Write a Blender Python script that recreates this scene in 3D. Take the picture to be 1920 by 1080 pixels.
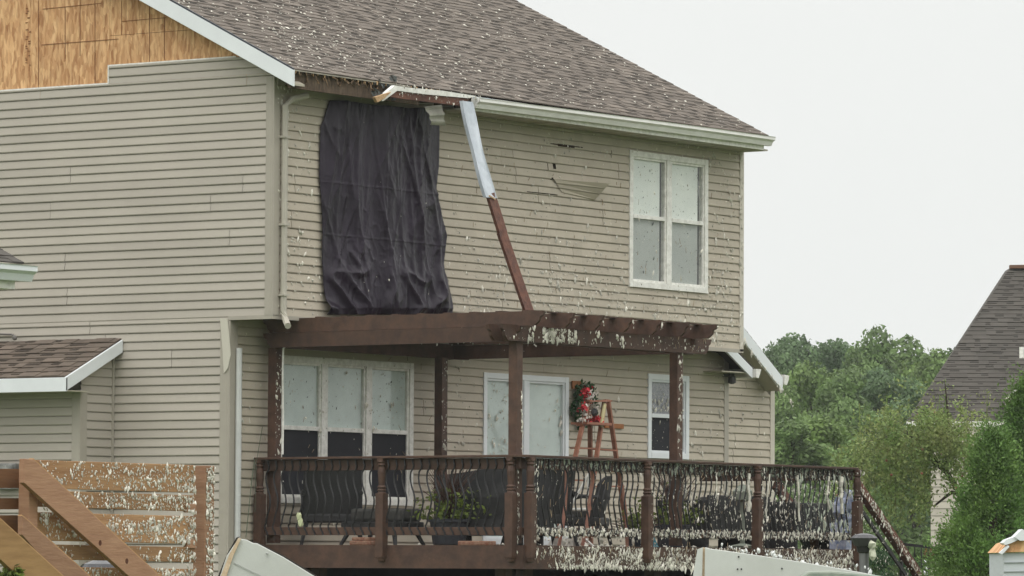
import bpy, bmesh, math, random
from mathutils import Vector, Matrix, noise
R = random.Random(7)
S = bpy.context.scene
for o in list(bpy.data.objects): bpy.data.objects.remove(o)
COL = S.collection

# ------------------------------------------------------------------ camera
# House frame: X runs along the deck-side wall, Y along the gable wall, the near corner of the house is x=y=0.
FPX, RESX, RESY = 9270., 1920, 1080
AZ = math.radians(35.2); PITCH = math.atan(530 / FPX); ROLL = math.radians(.32)
CAM = Vector((-44.19, -34.50, 1.70))
_d = Vector((math.cos(AZ), math.sin(AZ), 0)); _r = Vector((math.sin(AZ), -math.cos(AZ), 0))
FW = _d * math.cos(PITCH) + Vector((0, 0, math.sin(PITCH)))
_u = -_d * math.sin(PITCH) + Vector((0, 0, math.cos(PITCH)))
RT = _r * math.cos(ROLL) + _u * math.sin(ROLL); UP = _u * math.cos(ROLL) - _r * math.sin(ROLL)
cd = bpy.data.cameras.new('Camera'); cam = bpy.data.objects.new('Camera', cd); COL.objects.link(cam)
cd.lens = 36 * FPX / RESX; cd.sensor_width = 36; cd.clip_start = 1; cd.clip_end = 3000
m = Matrix.Identity(4)
for i in range(3): m[i][0] = RT[i]; m[i][1] = UP[i]; m[i][2] = -FW[i]; m[i][3] = CAM[i]
cam.matrix_world = m; S.camera = cam
def on(ax, c, px, py):                      # the point where a sight line meets the plane coordinate[ax] = c
    q = FW + RT * ((px - 960) / FPX) + UP * ((540 - py) / FPX)
    return CAM + q * ((c - CAM[ax]) / q[ax])
def far(dist, px, py):
    q = FW + RT * ((px - 960) / FPX) + UP * ((540 - py) / FPX)
    return CAM + q * (dist / q.dot(_d))

# ------------------------------------------------------------------ world, sun, exposure
SUN_EL, SUN_AZ = math.radians(60), math.radians(205)     # azimuth of the sun, counter-clockwise from +X
W = bpy.data.worlds.new('World'); S.world = W; W.use_nodes = True
nt = W.node_tree; nt.nodes.clear(); N = nt.nodes.new; L = nt.links.new
sky = N('ShaderNodeTexSky'); sky.sky_type = 'NISHITA'; sky.sun_disc = False
sky.sun_elevation = SUN_EL; sky.sun_rotation = math.pi / 2 - SUN_AZ; sky.dust_density = 4
hs = N('ShaderNodeHueSaturation'); hs.inputs['Saturation'].default_value = .25
L(sky.outputs[0], hs.inputs['Color'])
tc = N('ShaderNodeTexCoord'); sx = N('ShaderNodeSeparateXYZ'); L(tc.outputs['Generated'], sx.inputs[0])
rp = N('ShaderNodeValToRGB'); L(sx.outputs['Z'], rp.inputs[0])     # overcast dome: brightest overhead
e = rp.color_ramp.elements
e[0].position = 0; e[0].color = (.89, .91, .895, 1); e[1].position = 1; e[1].color = (2.75, 2.72, 2.70, 1)
k = e.new(.13); k.color = (.905, .92, .90, 1)
sc = N('ShaderNodeVectorMath'); sc.operation = 'SCALE'; cn = N('ShaderNodeTexNoise'); cn.inputs['Scale'].default_value = 2.2; cn.inputs['Detail'].default_value = 3; L(tc.outputs['Generated'], cn.inputs['Vector']); cm = N('ShaderNodeMapRange'); cm.inputs['To Min'].default_value = .93; cm.inputs['To Max'].default_value = 1.07; L(cn.outputs[0], cm.inputs[0]); cv = N('ShaderNodeVectorMath'); cv.operation = 'SCALE'; L(rp.outputs[0], cv.inputs[0]); L(cm.outputs[0], cv.inputs['Scale']); L(cv.outputs[0], sc.inputs[0]); sc.inputs['Scale'].default_value = 10
mx = N('ShaderNodeMix'); mx.data_type = 'RGBA'; mx.inputs[0].default_value = .96
L(hs.outputs[0], mx.inputs[6]); L(sc.outputs[0], mx.inputs[7])
bg = N('ShaderNodeBackground'); bg.inputs['Strength'].default_value = .1; L(mx.outputs[2], bg.inputs['Color'])
wo = N('ShaderNodeOutputWorld'); L(bg.outputs[0], wo.inputs[0])
ld = bpy.data.lights.new('Sun', 'SUN'); ld.energy = .7; ld.angle = math.radians(35); ld.color = (1, .97, .92)
so = bpy.data.objects.new('Sun', ld); COL.objects.link(so)
sv = Vector((math.cos(SUN_EL) * math.cos(SUN_AZ), math.cos(SUN_EL) * math.sin(SUN_AZ), math.sin(SUN_EL)))
so.rotation_euler = sv.to_track_quat('Z', 'Y').to_euler()
S.view_settings.view_transform = 'Standard'; S.view_settings.look = 'None'
S.view_settings.exposure = 0; S.view_settings.gamma = 1
S.render.engine = 'CYCLES'

# ------------------------------------------------------------------ materials
MATS = {}
def mat(name, col, rough=.7, spec=.3, var=0., vscale=(3, 3, 3), col2=None, bump=0., bscale=40., attr=False, attr_amt=.4,
        metal=0., col3=None, stretch=(1, 1, 1), detail=6, lo=.35, hi=.65):
    """Principled surface; noise mixes col2 in, the face attribute 'rnd' shifts lightness piece by piece."""
    if name in MATS: return MATS[name]
    M = bpy.data.materials.new(name); M.use_nodes = True; t = M.node_tree; n = t.nodes.new; l = t.links.new
    b = t.nodes['Principled BSDF']; b.inputs['Roughness'].default_value = rough
    b.inputs['Specular IOR Level'].default_value = spec; b.inputs['Metallic'].default_value = metal
    g = n('ShaderNodeNewGeometry'); mp = n('ShaderNodeMapping'); mp.inputs['Scale'].default_value = stretch
    l(g.outputs['Position'], mp.inputs['Vector'])
    no = n('ShaderNodeTexNoise'); no.inputs['Scale'].default_value = vscale[0]; no.inputs['Detail'].default_value = detail
    no.inputs['Roughness'].default_value = .65
    l(mp.outputs[0], no.inputs['Vector'])
    cr = n('ShaderNodeValToRGB'); l(no.outputs[0], cr.inputs[0])
    c2 = col2 or tuple(c * (1 - var) for c in col)
    cr.color_ramp.elements[0].position = lo; cr.color_ramp.elements[0].color = (*col, 1)
    cr.color_ramp.elements[1].position = hi; cr.color_ramp.elements[1].color = (*c2, 1)
    if col3: q = cr.color_ramp.elements.new((lo + hi) / 2); q.color = (*col3, 1)
    out = cr.outputs[0]
    if attr:
        at = n('ShaderNodeAttribute'); at.attribute_name = 'rnd'
        mr = n('ShaderNodeMapRange'); mr.inputs['To Min'].default_value = 1 - attr_amt; mr.inputs['To Max'].default_value = 1 + attr_amt; mr.clamp = False
        l(at.outputs['Fac'], mr.inputs['Value'])
        vm = n('ShaderNodeVectorMath'); vm.operation = 'SCALE'; l(out, vm.inputs[0]); l(mr.outputs[0], vm.inputs['Scale']); out = vm.outputs[0]
    l(out, b.inputs['Base Color'])
    if bump:
        nb = n('ShaderNodeTexNoise'); nb.inputs['Scale'].default_value = bscale; nb.inputs['Detail'].default_value = 4
        l(mp.outputs[0], nb.inputs['Vector'])
        bp = n('ShaderNodeBump'); bp.inputs['Strength'].default_value = bump; bp.inputs['Distance'].default_value = .02
        l(nb.outputs[0], bp.inputs['Height']); l(bp.outputs[0], b.inputs['Normal'])
    MATS[name] = M; return M
def leafmat(name, col, col2, vs=1.2):
    M = mat(name, col, .6, .25, col2=col2, vscale=(vs,) * 3, attr=True, attr_amt=.45)
    t = M.node_tree; b = t.nodes['Principled BSDF']; src = b.inputs['Base Color'].links[0].from_socket
    tr = t.nodes.new('ShaderNodeBsdfTranslucent'); t.links.new(src, tr.inputs[0])
    ms = t.nodes.new('ShaderNodeMixShader'); ms.inputs[0].default_value = .36
    t.links.new(b.outputs[0], ms.inputs[1]); t.links.new(tr.outputs[0], ms.inputs[2])
    t.links.new(ms.outputs[0], t.nodes['Material Output'].inputs[0]); return M
def glassmat(name):
    M = bpy.data.materials.new(name); M.use_nodes = True; t = M.node_tree; t.nodes.clear(); n = t.nodes.new
    a = n('ShaderNodeBsdfTransparent'); a.inputs[0].default_value = (.975, .985, .98, 1)
    g = n('ShaderNodeBsdfGlossy'); g.inputs['Roughness'].default_value = .04
    f0 = n('ShaderNodeLayerWeight'); f0.inputs[0].default_value = .5; f1 = n('ShaderNodeMath'); f1.operation = 'POWER'; f1.inputs[1].default_value = 5; t.links.new(f0.outputs['Facing'], f1.inputs[0]); f = n('ShaderNodeMath'); f.operation = 'MULTIPLY_ADD'; f.inputs[1].default_value = .8; f.inputs[2].default_value = .04; t.links.new(f1.outputs[0], f.inputs[0]); ms = n('ShaderNodeMixShader'); o = n('ShaderNodeOutputMaterial')
    t.links.new(f.outputs[0], ms.inputs[0]); t.links.new(a.outputs[0], ms.inputs[1]); t.links.new(g.outputs[0], ms.inputs[2])
    t.links.new(ms.outputs[0], o.inputs[0]); return M
SIDING = mat('vinyl_siding', (.405, .370, .315), .55, .3, col2=(.362, .330, .282), vscale=(.9,) * 3, attr=True, attr_amt=.05, lo=.3, hi=.75)
SIDINGB = mat('dirty_vinyl_siding', (.46, .41, .33), .6, .25, col2=(.375, .33, .26), vscale=(1.6,) * 3, attr=True, attr_amt=.06, lo=.3, hi=.75)
TRIM = mat('tan_trim', (.37, .34, .285), .5, .3, var=.1, vscale=(2,) * 3)
WHITE = mat('white_aluminium', (.72, .75, .76), .35, .4, var=.08, vscale=(2,) * 3)
WHITED = mat('dirty_white_frame', (.83, .82, .77), .5, .3, col2=(.62, .61, .56), vscale=(14,) * 3)
GUTTER = mat('weathered_gutter', (.86, .85, .82), .4, .4, col2=(.72, .71, .67), vscale=(3,) * 3, stretch=(1, 1, 4))
SHINGLE = mat('brown_shingle', (.112, .097, .082), .9, .15, col2=(.148, .126, .105), vscale=(5,) * 3, attr=True, attr_amt=.42, bump=.4, bscale=70)
SHINGLER = mat('redbrown_shingle', (.118, .096, .078), .9, .15, col2=(.148, .118, .094), vscale=(5,) * 3, attr=True, attr_amt=.4, bump=.4, bscale=70)
SHINGLED = mat('grey_shingle', (.062, .057, .050), .9, .15, col2=(.078, .071, .062), vscale=(1.5,) * 3, attr=True, attr_amt=.22)
SHEATH = mat('dark_sheathing', (.045, .035, .027), .9, .1, col2=(.09, .06, .04), vscale=(12,) * 3)
SOFFIT = mat('tan_soffit', (.42, .39, .31), .6, .3, var=.12, vscale=(3,) * 3)
DARK = mat('black_gap', (.012, .012, .012), .8, .1)
STAIN = mat('brown_stained_wood', (.092, .050, .033), .6, .3, col2=(.052, .029, .021), vscale=(7,) * 3, stretch=(1, 1, 1), bump=.15, bscale=25, attr=True, attr_amt=.18)
STAIN2 = mat('red_brown_plank', (.155, .064, .040), .6, .3, col2=(.075, .032, .022), vscale=(9,) * 3, bump=.3, bscale=30)
RAWWOOD = mat('raw_broken_wood', (.55, .40, .24), .8, .2, col2=(.33, .19, .09), vscale=(30,) * 3)
IRON = mat('black_iron', (.016, .015, .016), .45, .4)
BLIND = mat('pale_blind', (.84, .85, .80), .8, .2, col2=(.74, .76, .72), vscale=(2.2,) * 3)
BLINDG = mat('green_grey_blind', (.64, .70, .665), .8, .2, col2=(.50, .56, .53), vscale=(1.7,) * 3)
BLINDL = mat('lower_blind', (.45, .46, .43), .8, .2, col2=(.38, .39, .37), vscale=(1.7,) * 3)
SCREEN = mat('dark_insect_screen', (.022, .022, .028), .7, .2, col2=(.018, .018, .022), vscale=(3,) * 3)
LACE = mat('grey_lace_curtain', (.36, .35, .37), .9, .1, col2=(.20, .20, .22), vscale=(28,) * 3)
GLASS = glassmat('window_glass')
TARP = mat('black_plastic_tarp', (.010, .006, .012), .30, .26, col2=(.022, .014, .027), vscale=(1.6,) * 3, bump=.35, bscale=9)
FLUFF = mat('pale_insulation_fluff', (.68, .655, .58), .95, .1, col2=(.46, .44, .37), vscale=(9,) * 3, attr=True, attr_amt=.32)
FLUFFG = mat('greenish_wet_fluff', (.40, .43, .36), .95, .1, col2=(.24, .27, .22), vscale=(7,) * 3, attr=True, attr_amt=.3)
PINE = mat('new_treated_lumber', (.36, .215, .105), .7, .25, col2=(.25, .135, .065), vscale=(5,) * 3, stretch=(.5, .5, 6), bump=.15, bscale=20, attr=True, attr_amt=.18)
PINER = mat('reddish_treated_lumber', (.265, .145, .085), .7, .25, col2=(.34, .20, .12), vscale=(5,) * 3, stretch=(.8, .8, 5), bump=.15, bscale=20, attr=True, attr_amt=.1)
PINEY = mat('yellow_treated_lumber', (.33, .20, .085), .7, .25, col2=(.25, .145, .06), vscale=(5,) * 3, stretch=(.8, .8, 5))
KNOT = mat('wood_knot', (.09, .035, .02), .7, .2)
FOAM = mat('white_debris_panel', (.56, .58, .545), .6, .3, col2=(.49, .505, .47), vscale=(1.5,) * 3, bump=.05)
EDGE = mat('pale_broken_edge', (.66, .54, .40), .8, .2, col2=(.5, .36, .22), vscale=(20,) * 3)
WICKER = mat('black_wicker', (.018, .018, .019), .6, .3, col2=(.035, .034, .034), vscale=(60,) * 3, stretch=(1, 1, 3))
CUSHION = mat('charcoal_cushion', (.05, .05, .047), .9, .1, col2=(.075, .072, .066), vscale=(12,) * 3)
COVER = mat('dark_cover_cloth', (.022, .022, .023), .75, .2, col2=(.04, .04, .04), vscale=(4,) * 3)
POT = mat('dark_pot', (.03, .033, .042), .5, .3, col2=(.05, .053, .06), vscale=(10,) * 3)
TERRA = mat('terracotta', (.26, .11, .07), .8, .2, col2=(.40, .26, .18), vscale=(25,) * 3)
LADW = mat('red_brown_ladder_wood', (.33, .15, .095), .6, .3, col2=(.21, .09, .055), vscale=(12,) * 3)
PINK = mat('pinkish_bent_wood', (.42, .20, .15), .6, .3, var=.3, vscale=(10,) * 3)
RED = mat('red_fabric_flower', (.50, .035, .045), .8, .2, var=.4, vscale=(30,) * 3)
CREAM = mat('cream_cloth', (.60, .56, .50), .9, .1, var=.3, vscale=(25,) * 3)
BLUEC = mat('blue_plastic', (.55, .58, .68), .5, .3, col2=(.13, .18, .34), vscale=(11,) * 3)
TEAL = mat('teal_plastic', (.03, .22, .30), .5, .3)
PALEG = mat('pale_green_leafy_debris', (.55, .58, .36), .8, .2, var=.2, vscale=(20,) * 3)
CONCRETE = mat('shade_dark_concrete', (.075, .073, .066), .9, .1, var=.4, vscale=(3,) * 3)  # base colour kept very dark to paint in the shade under the deck
NWALL = mat('neighbour_cream_siding', (.50, .46, .39), .7, .2, var=.12, vscale=(2,) * 3, attr=True, attr_amt=.06)
GRASS = mat('lawn', (.055, .085, .030), .9, .1, col2=(.085, .115, .045), vscale=(.8,) * 3)
BARK = mat('bark', (.065, .05, .04), .9, .1, col2=(.035, .028, .022), vscale=(8,) * 3)

# OSB: voronoi strands standing upright
OSB = bpy.data.materials.new('osb_sheathing'); OSB.use_nodes = True
t = OSB.node_tree; b = t.nodes['Principled BSDF']; b.inputs['Roughness'].default_value = .8; b.inputs['Specular IOR Level'].default_value = .2
g = t.nodes.new('ShaderNodeNewGeometry'); prev = None
for (scl, rot, sd) in (((1, 30, 7), .10, 0), ((1, 22, 6), -.35, 7), ((1, 34, 9), .4, 3)):
    mp = t.nodes.new('ShaderNodeMapping'); mp.inputs['Scale'].default_value = scl; mp.inputs['Rotation'].default_value = (rot, 0, 0); mp.inputs['Location'].default_value = (sd, sd, 0)
    dn = t.nodes.new('ShaderNodeTexNoise'); dn.inputs['Scale'].default_value = 6
    av = t.nodes.new('ShaderNodeVectorMath'); av.operation = 'MULTIPLY_ADD'; av.inputs[1].default_value = (.04, .04, .04)
    t.links.new(g.outputs['Position'], dn.inputs['Vector']); t.links.new(dn.outputs['Color'], av.inputs[0]); t.links.new(g.outputs['Position'], av.inputs[2])
    t.links.new(av.outputs[0], mp.inputs['Vector'])
    vo = t.nodes.new('ShaderNodeTexVoronoi'); vo.inputs['Scale'].default_value = 1; t.links.new(mp.outputs[0], vo.inputs['Vector'])
    s2 = t.nodes.new('ShaderNodeSeparateXYZ'); t.links.new(vo.outputs['Color'], s2.inputs[0])
    cr = t.nodes.new('ShaderNodeValToRGB'); ee = cr.color_ramp.elements
    ee[0].color = (.27, .12, .05, 1); ee[1].color = (.74, .49, .26, 1); q = ee.new(.5); q.color = (.52, .285, .135, 1)
    t.links.new(s2.outputs[0], cr.inputs[0])
    if prev is None: prev = cr.outputs[0]
    else:
        mm = t.nodes.new('ShaderNodeMix'); mm.data_type = 'RGBA'; mm.inputs[0].default_value = .38
        t.links.new(prev, mm.inputs[6]); t.links.new(cr.outputs[0], mm.inputs[7]); prev = mm.outputs[2]
pn = t.nodes.new('ShaderNodeTexNoise'); pn.inputs['Scale'].default_value = .9; t.links.new(g.outputs['Position'], pn.inputs['Vector'])
mr = t.nodes.new('ShaderNodeMapRange'); mr.inputs['To Min'].default_value = .78; mr.inputs['To Max'].default_value = 1.3; t.links.new(pn.outputs[0], mr.inputs[0])
vm = t.nodes.new('ShaderNodeVectorMath'); vm.operation = 'SCALE'; t.links.new(prev, vm.inputs[0]); t.links.new(mr.outputs[0], vm.inputs['Scale'])
t.links.new(vm.outputs[0], b.inputs['Base Color'])

# ------------------------------------------------------------------ mesh building
WL = {}
def V(*a): return Vector(a)
class MB:
    def __init__(s): s.v = []; s.f = []; s.r = []
    def add(s, vs, fs, r=None):
        n = len(s.v); s.v += [tuple(p) for p in vs]; s.f += [tuple(i + n for i in f) for f in fs]
        r = R.random() if r is None else r; s.r += [r] * len(fs)
    def box(s, x0, x1, y0, y1, z0, z1, r=None):
        s.add([(x, y, z) for x in (x0, x1) for y in (y0, y1) for z in (z0, z1)],
              [(0, 1, 3, 2), (4, 6, 7, 5), (0, 4, 5, 1), (2, 3, 7, 6), (0, 2, 6, 4), (1, 5, 7, 3)], r)
    def beam(s, a, b, w, h, up=(0, 0, 1), r=None):
        a, b = Vector(a), Vector(b); d = (b - a).normalized(); sd = d.cross(Vector(up)).normalized() * (w / 2); u = sd.cross(d).normalized() * (h / 2)
        vs = [p + i * sd + j * u for p in (a, b) for i, j in ((-1, -1), (1, -1), (1, 1), (-1, 1))]
        s.add(vs, [(3, 2, 1, 0), (4, 5, 6, 7), (0, 1, 5, 4), (1, 2, 6, 5), (2, 3, 7, 6), (3, 0, 4, 7)], r)
    def prism(s, pts, ext, r=None):
        ext = Vector(ext); n = len(pts); vs = [Vector(p) for p in pts] + [Vector(p) + ext for p in pts]
        s.add(vs, [tuple(range(n - 1, -1, -1)), tuple(range(n, 2 * n))] + [(i, (i + 1) % n, (i + 1) % n + n, i + n) for i in range(n)], r)
    def tube(s, pts, rad, n=6, r=None):
        pts = [Vector(p) for p in pts]; rings = []; ref = None
        for i, p in enumerate(pts):
            d = (pts[min(i + 1, len(pts) - 1)] - pts[max(i - 1, 0)]).normalized()
            a = Vector((0, 0, 1)) if abs(d.z) < .9 else Vector((1, 0, 0))
            sd = d.cross(a).normalized(); u = sd.cross(d)
            if ref is not None and sd.dot(ref) < 0: sd = -sd; u = -u
            ref = sd; rr = rad[i] if isinstance(rad, (list, tuple)) else rad
            rings.append([p + rr * (math.cos(2 * math.pi * j / n) * sd + math.sin(2 * math.pi * j / n) * u) for j in range(n)])
        vs = [q for g_ in rings for q in g_]
        fs = [(i * n + j, i * n + (j + 1) % n, (i + 1) * n + (j + 1) % n, (i + 1) * n + j) for i in range(len(pts) - 1) for j in range(n)]
        fs += [tuple(range(n - 1, -1, -1)), tuple((len(pts) - 1) * n + j for j in range(n))]
        s.add(vs, fs, r)
    def lathe(s, c, prof, n=14, r=None):
        c = Vector(c); vs = [c + Vector((rr * math.cos(2 * math.pi * j / n), rr * math.sin(2 * math.pi * j / n), z)) for rr, z in prof for j in range(n)]
        fs = [(i * n + j, i * n + (j + 1) % n, (i + 1) * n + (j + 1) % n, (i + 1) * n + j) for i in range(len(prof) - 1) for j in range(n)]
        fs += [tuple(range(n - 1, -1, -1)), tuple((len(prof) - 1) * n + j for j in range(n))]
        s.add(vs, fs, r)
    def blob(s, c, rx, ry, rz, jit=.25, r=None, seg=8, rings=5):
        c = Vector(c); vs = [c + V(0, 0, -rz)]
        for i in range(1, rings):
            ph = -math.pi / 2 + math.pi * i / rings
            for j in range(seg):
                a = 2 * math.pi * j / seg; k_ = 1 + R.uniform(-jit, jit)
                vs.append(c + V(rx * math.cos(ph) * math.cos(a) * k_, ry * math.cos(ph) * math.sin(a) * k_, rz * math.sin(ph) * k_))
        vs.append(c + V(0, 0, rz)); fs = []
        for j in range(seg):
            fs.append((0, 1 + (j + 1) % seg, 1 + j)); T = 1 + (rings - 2) * seg
            fs.append((T + j, T + (j + 1) % seg, len(vs) - 1))
        for i in range(rings - 2):
            for j in range(seg):
                a_ = 1 + i * seg; fs.append((a_ + j, a_ + (j + 1) % seg, a_ + seg + (j + 1) % seg, a_ + seg + j))
        s.add(vs, fs, r)
    def build(s, name, M, parent=None, smooth=False, origin=None, bevel=0):
        if parent is not None: o0 = WL[parent.name]
        elif origin is not None: o0 = Vector(origin)
        else:
            xs, ys, zs = zip(*s.v); o0 = V((min(xs) + max(xs)) / 2, (min(ys) + max(ys)) / 2, min(zs))
        me = bpy.data.meshes.new(name)
        me.from_pydata([(x - o0.x, y - o0.y, z - o0.z) for x, y, z in s.v], [], s.f)
        at = me.attributes.new('rnd', 'FLOAT', 'FACE'); at.data.foreach_set('value', s.r)
        me.materials.append(M)
        bm = bmesh.new(); bm.from_mesh(me); bmesh.ops.recalc_face_normals(bm, faces=bm.faces); bm.to_mesh(me); bm.free()
        if smooth: me.polygons.foreach_set('use_smooth', [True] * len(me.polygons))
        o = bpy.data.objects.new(name, me); COL.objects.link(o)
        if parent is not None: o.parent = parent
        else: o.location = o0
        WL[o.name] = o0
        if bevel:
            bv = o.modifiers.new('b', 'BEVEL'); bv.width = bevel; bv.segments = 2; bv.limit_method = 'ANGLE'
        return o
def tag(o, label, cat, group=None, kind=None):
    o['label'] = label
    if cat: o['category'] = cat
    if group: o['group'] = group
    if kind: o['kind'] = kind
    return o
def thing(name, loc, label, cat, group=None):
    o = bpy.data.objects.new(name, None); COL.objects.link(o); o.location = loc; o.empty_display_size = .1
    WL[o.name] = Vector(loc); return tag(o, label, cat, group)
def struct(o, label=None):
    o['kind'] = 'structure'
    if label: o['label'] = label
    return o
def copy_tree(o, parent=None):
    c = o.copy(); COL.objects.link(c); c.parent = parent
    for ch in [x for x in bpy.data.objects if x.parent == o]: copy_tree(ch, c)
    return c

# ------------------------------------------------------------------ siding, shingles, openings
CO = .1016
def cut_columns(u0, u1, z0, z1, holes, extra=()):
    us = sorted({u0, u1, *[max(u0, min(u1, h[i])) for h in holes for i in (0, 1)], *extra}); us = [u for u in us if u0 <= u <= u1]
    for a, b_ in zip(us, us[1:]):
        if b_ - a < 1e-5: continue
        iv = [(z0, z1)]
        for h in holes:
            if h[0] <= a + 1e-6 and h[1] >= b_ - 1e-6:
                nv = []
                for p, q in iv:
                    if h[3] <= p or h[2] >= q: nv.append((p, q)); continue
                    if h[2] > p: nv.append((p, h[2]))
                    if h[3] < q: nv.append((h[3], q))
                iv = nv
        yield a, b_, iv
def siding(mb, P0, ud, od, Ln, z0, z1, holes=(), seed=1, pitch=CO, zref=4.57, seams=True, wav=0):
    """Double-four vinyl: each course a lip that stands 16 mm proud, then a 10 mm groove."""
    rr = random.Random(seed); P0 = Vector(P0); ud = Vector(ud); od = Vector(od)
    prof = [(-.006, 0), (.0145, 0), (.018, .010), (.006, pitch - .0105), (-.006, pitch - .0095), (-.006, pitch)]
    i0 = math.floor((z0 - zref) / pitch) - 1; i1 = math.ceil((z1 - zref) / pitch) + 1
    for k2 in range(i0 // 2, i1 // 2 + 1):
        sm = []
        if seams:
            u = rr.uniform(.3, 3.4)
            while u < Ln - .1:
                if rr.random() < .6: sm.append(u)
                u += rr.uniform(2.2, 3.7)
        ex = [x for u in sm for x in (u, u + .005)]
        for i in (2 * k2, 2 * k2 + 1):
            zb = zref + i * pitch
            za, zc = max(z0, zb), min(z1, zb + pitch)
            if zc - za < .001: continue
            for a, b_, iv in cut_columns(0, Ln, za, zc, holes, ex):
                mid = (a + b_) / 2; gap = any(u < mid < u + .005 for u in sm)
                so = -.0035 if gap else (.002 if sum(mid > u for u in sm) % 2 else 0)
                for p, q in iv:
                    pts = []
                    for (o1, h1), (o2, h2) in zip(prof, prof[1:]):
                        s1, s2 = zb + h1, zb + h2
                        if s2 < p - 1e-6 or s1 > q + 1e-6: continue
                        if s2 - s1 < 1e-6:
                            pts += [(o1, s1), (o2, s2)]; continue
                        c1, c2 = max(s1, p), min(s2, q)
                        if c2 < c1: continue
                        pts += [(o1 + (o2 - o1) * (c1 - s1) / (s2 - s1), c1), (o1 + (o2 - o1) * (c2 - s1) / (s2 - s1), c2)]
                    if len(pts) < 2: continue
                    n = max(1, int((b_ - a) / .5)) if wav else 1; vs = []
                    for j in range(n + 1):
                        u = a + (b_ - a) * j / n
                        for oo, zz in pts:
                            w = wav * noise.noise(Vector((u * 1.3, zz * 2.1, seed))) if wav else 0
                            vs.append(P0 + ud * u + od * (oo + so) + V(0, 0, zz + w))
                    m_ = len(pts); r_ = rr.random()
                    mb.add(vs, [(j * m_ + t_, (j + 1) * m_ + t_, (j + 1) * m_ + t_ + 1, j * m_ + t_ + 1) for j in range(n) for t_ in range(m_ - 1)], r_)
def sheet(mb, P0, ud, od, off, Ln, z0, z1, holes=()):
    P0 = Vector(P0); ud = Vector(ud); od = Vector(od)
    for a, b_, iv in cut_columns(0, Ln, z0, z1, holes):
        for p, q in iv:
            mb.add([P0 + ud * a + od * off + V(0, 0, p), P0 + ud * b_ + od * off + V(0, 0, p), P0 + ud * b_ + od * off + V(0, 0, q), P0 + ud * a + od * off + V(0, 0, q)], [(0, 1, 2, 3)])
def clip(o, pt, no):
    """drop everything of o's mesh on the side of the plane the normal points to (world coordinates)"""
    bm = bmesh.new(); bm.from_mesh(o.data); p = Vector(pt) - WL[o.name]
    bmesh.ops.bisect_plane(bm, geom=bm.verts[:] + bm.edges[:] + bm.faces[:], plane_co=p, plane_no=Vector(no), clear_outer=True)
    bm.to_mesh(o.data); bm.free()
def shingles(mb, A, B, up, rows, exp=.127, seed=3, tab=.6, th=.007, clipf=None, wmin=.10, wmax=.34):
    """A..B the eave line, up the unit vector up the slope; laminated courses: a base strip and random raised tabs"""
    rr = random.Random(seed); A, B, up = Vector(A), Vector(B), Vector(up).normalized(); ud = (B - A).normalized(); Ln = (B - A).length
    n = ud.cross(up).normalized(); n = n if n.z > 0 else -n
    def slab(u0, u1, s0, s1, t0, t1, r_):
        c = [A + ud * u + up * s_ + n * t_ for u, s_, t_ in ((u0, s0, t0), (u1, s0, t0), (u1, s0, t1), (u0, s0, t1), (u0, s1, t0 - .001), (u1, s1, t0 - .001), (u1, s1, t1 - th * .9), (u0, s1, t1 - th * .9))]
        mb.add(c, [(0, 1, 2, 3), (3, 2, 6, 7), (0, 3, 7, 4), (1, 5, 6, 2)], r_)
    for i in range(rows):
        s0 = i * exp; u = 0
        while u < Ln:
            w = rr.uniform(.7, 1.1); e_ = min(u + w, Ln); slab(u, e_, s0 - .004, s0 + exp, -.004, th, rr.uniform(.3, .62)); u = e_
        u = rr.uniform(0, .2)
        while u < Ln:
            w = rr.uniform(wmin, wmax); e_ = min(u + w, Ln)
            if rr.random() < tab: slab(u, e_, s0 - .004, s0 + exp * .98, th * .5, th * 1.5, rr.uniform(.35, .8))
            g_ = rr.uniform(.09, .24); 
            if e_ + g_ < Ln and rr.random() < .8:      # the printed shadow band of a laminated shingle, short dark dashes under each butt
                slab(e_, e_ + g_, s0 + exp * .50, s0 + exp * 1.02, 0, th * 1.12, rr.uniform(-.3, .05))
            u = e_ + g_ * rr.uniform(.9, 1.2)
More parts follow.
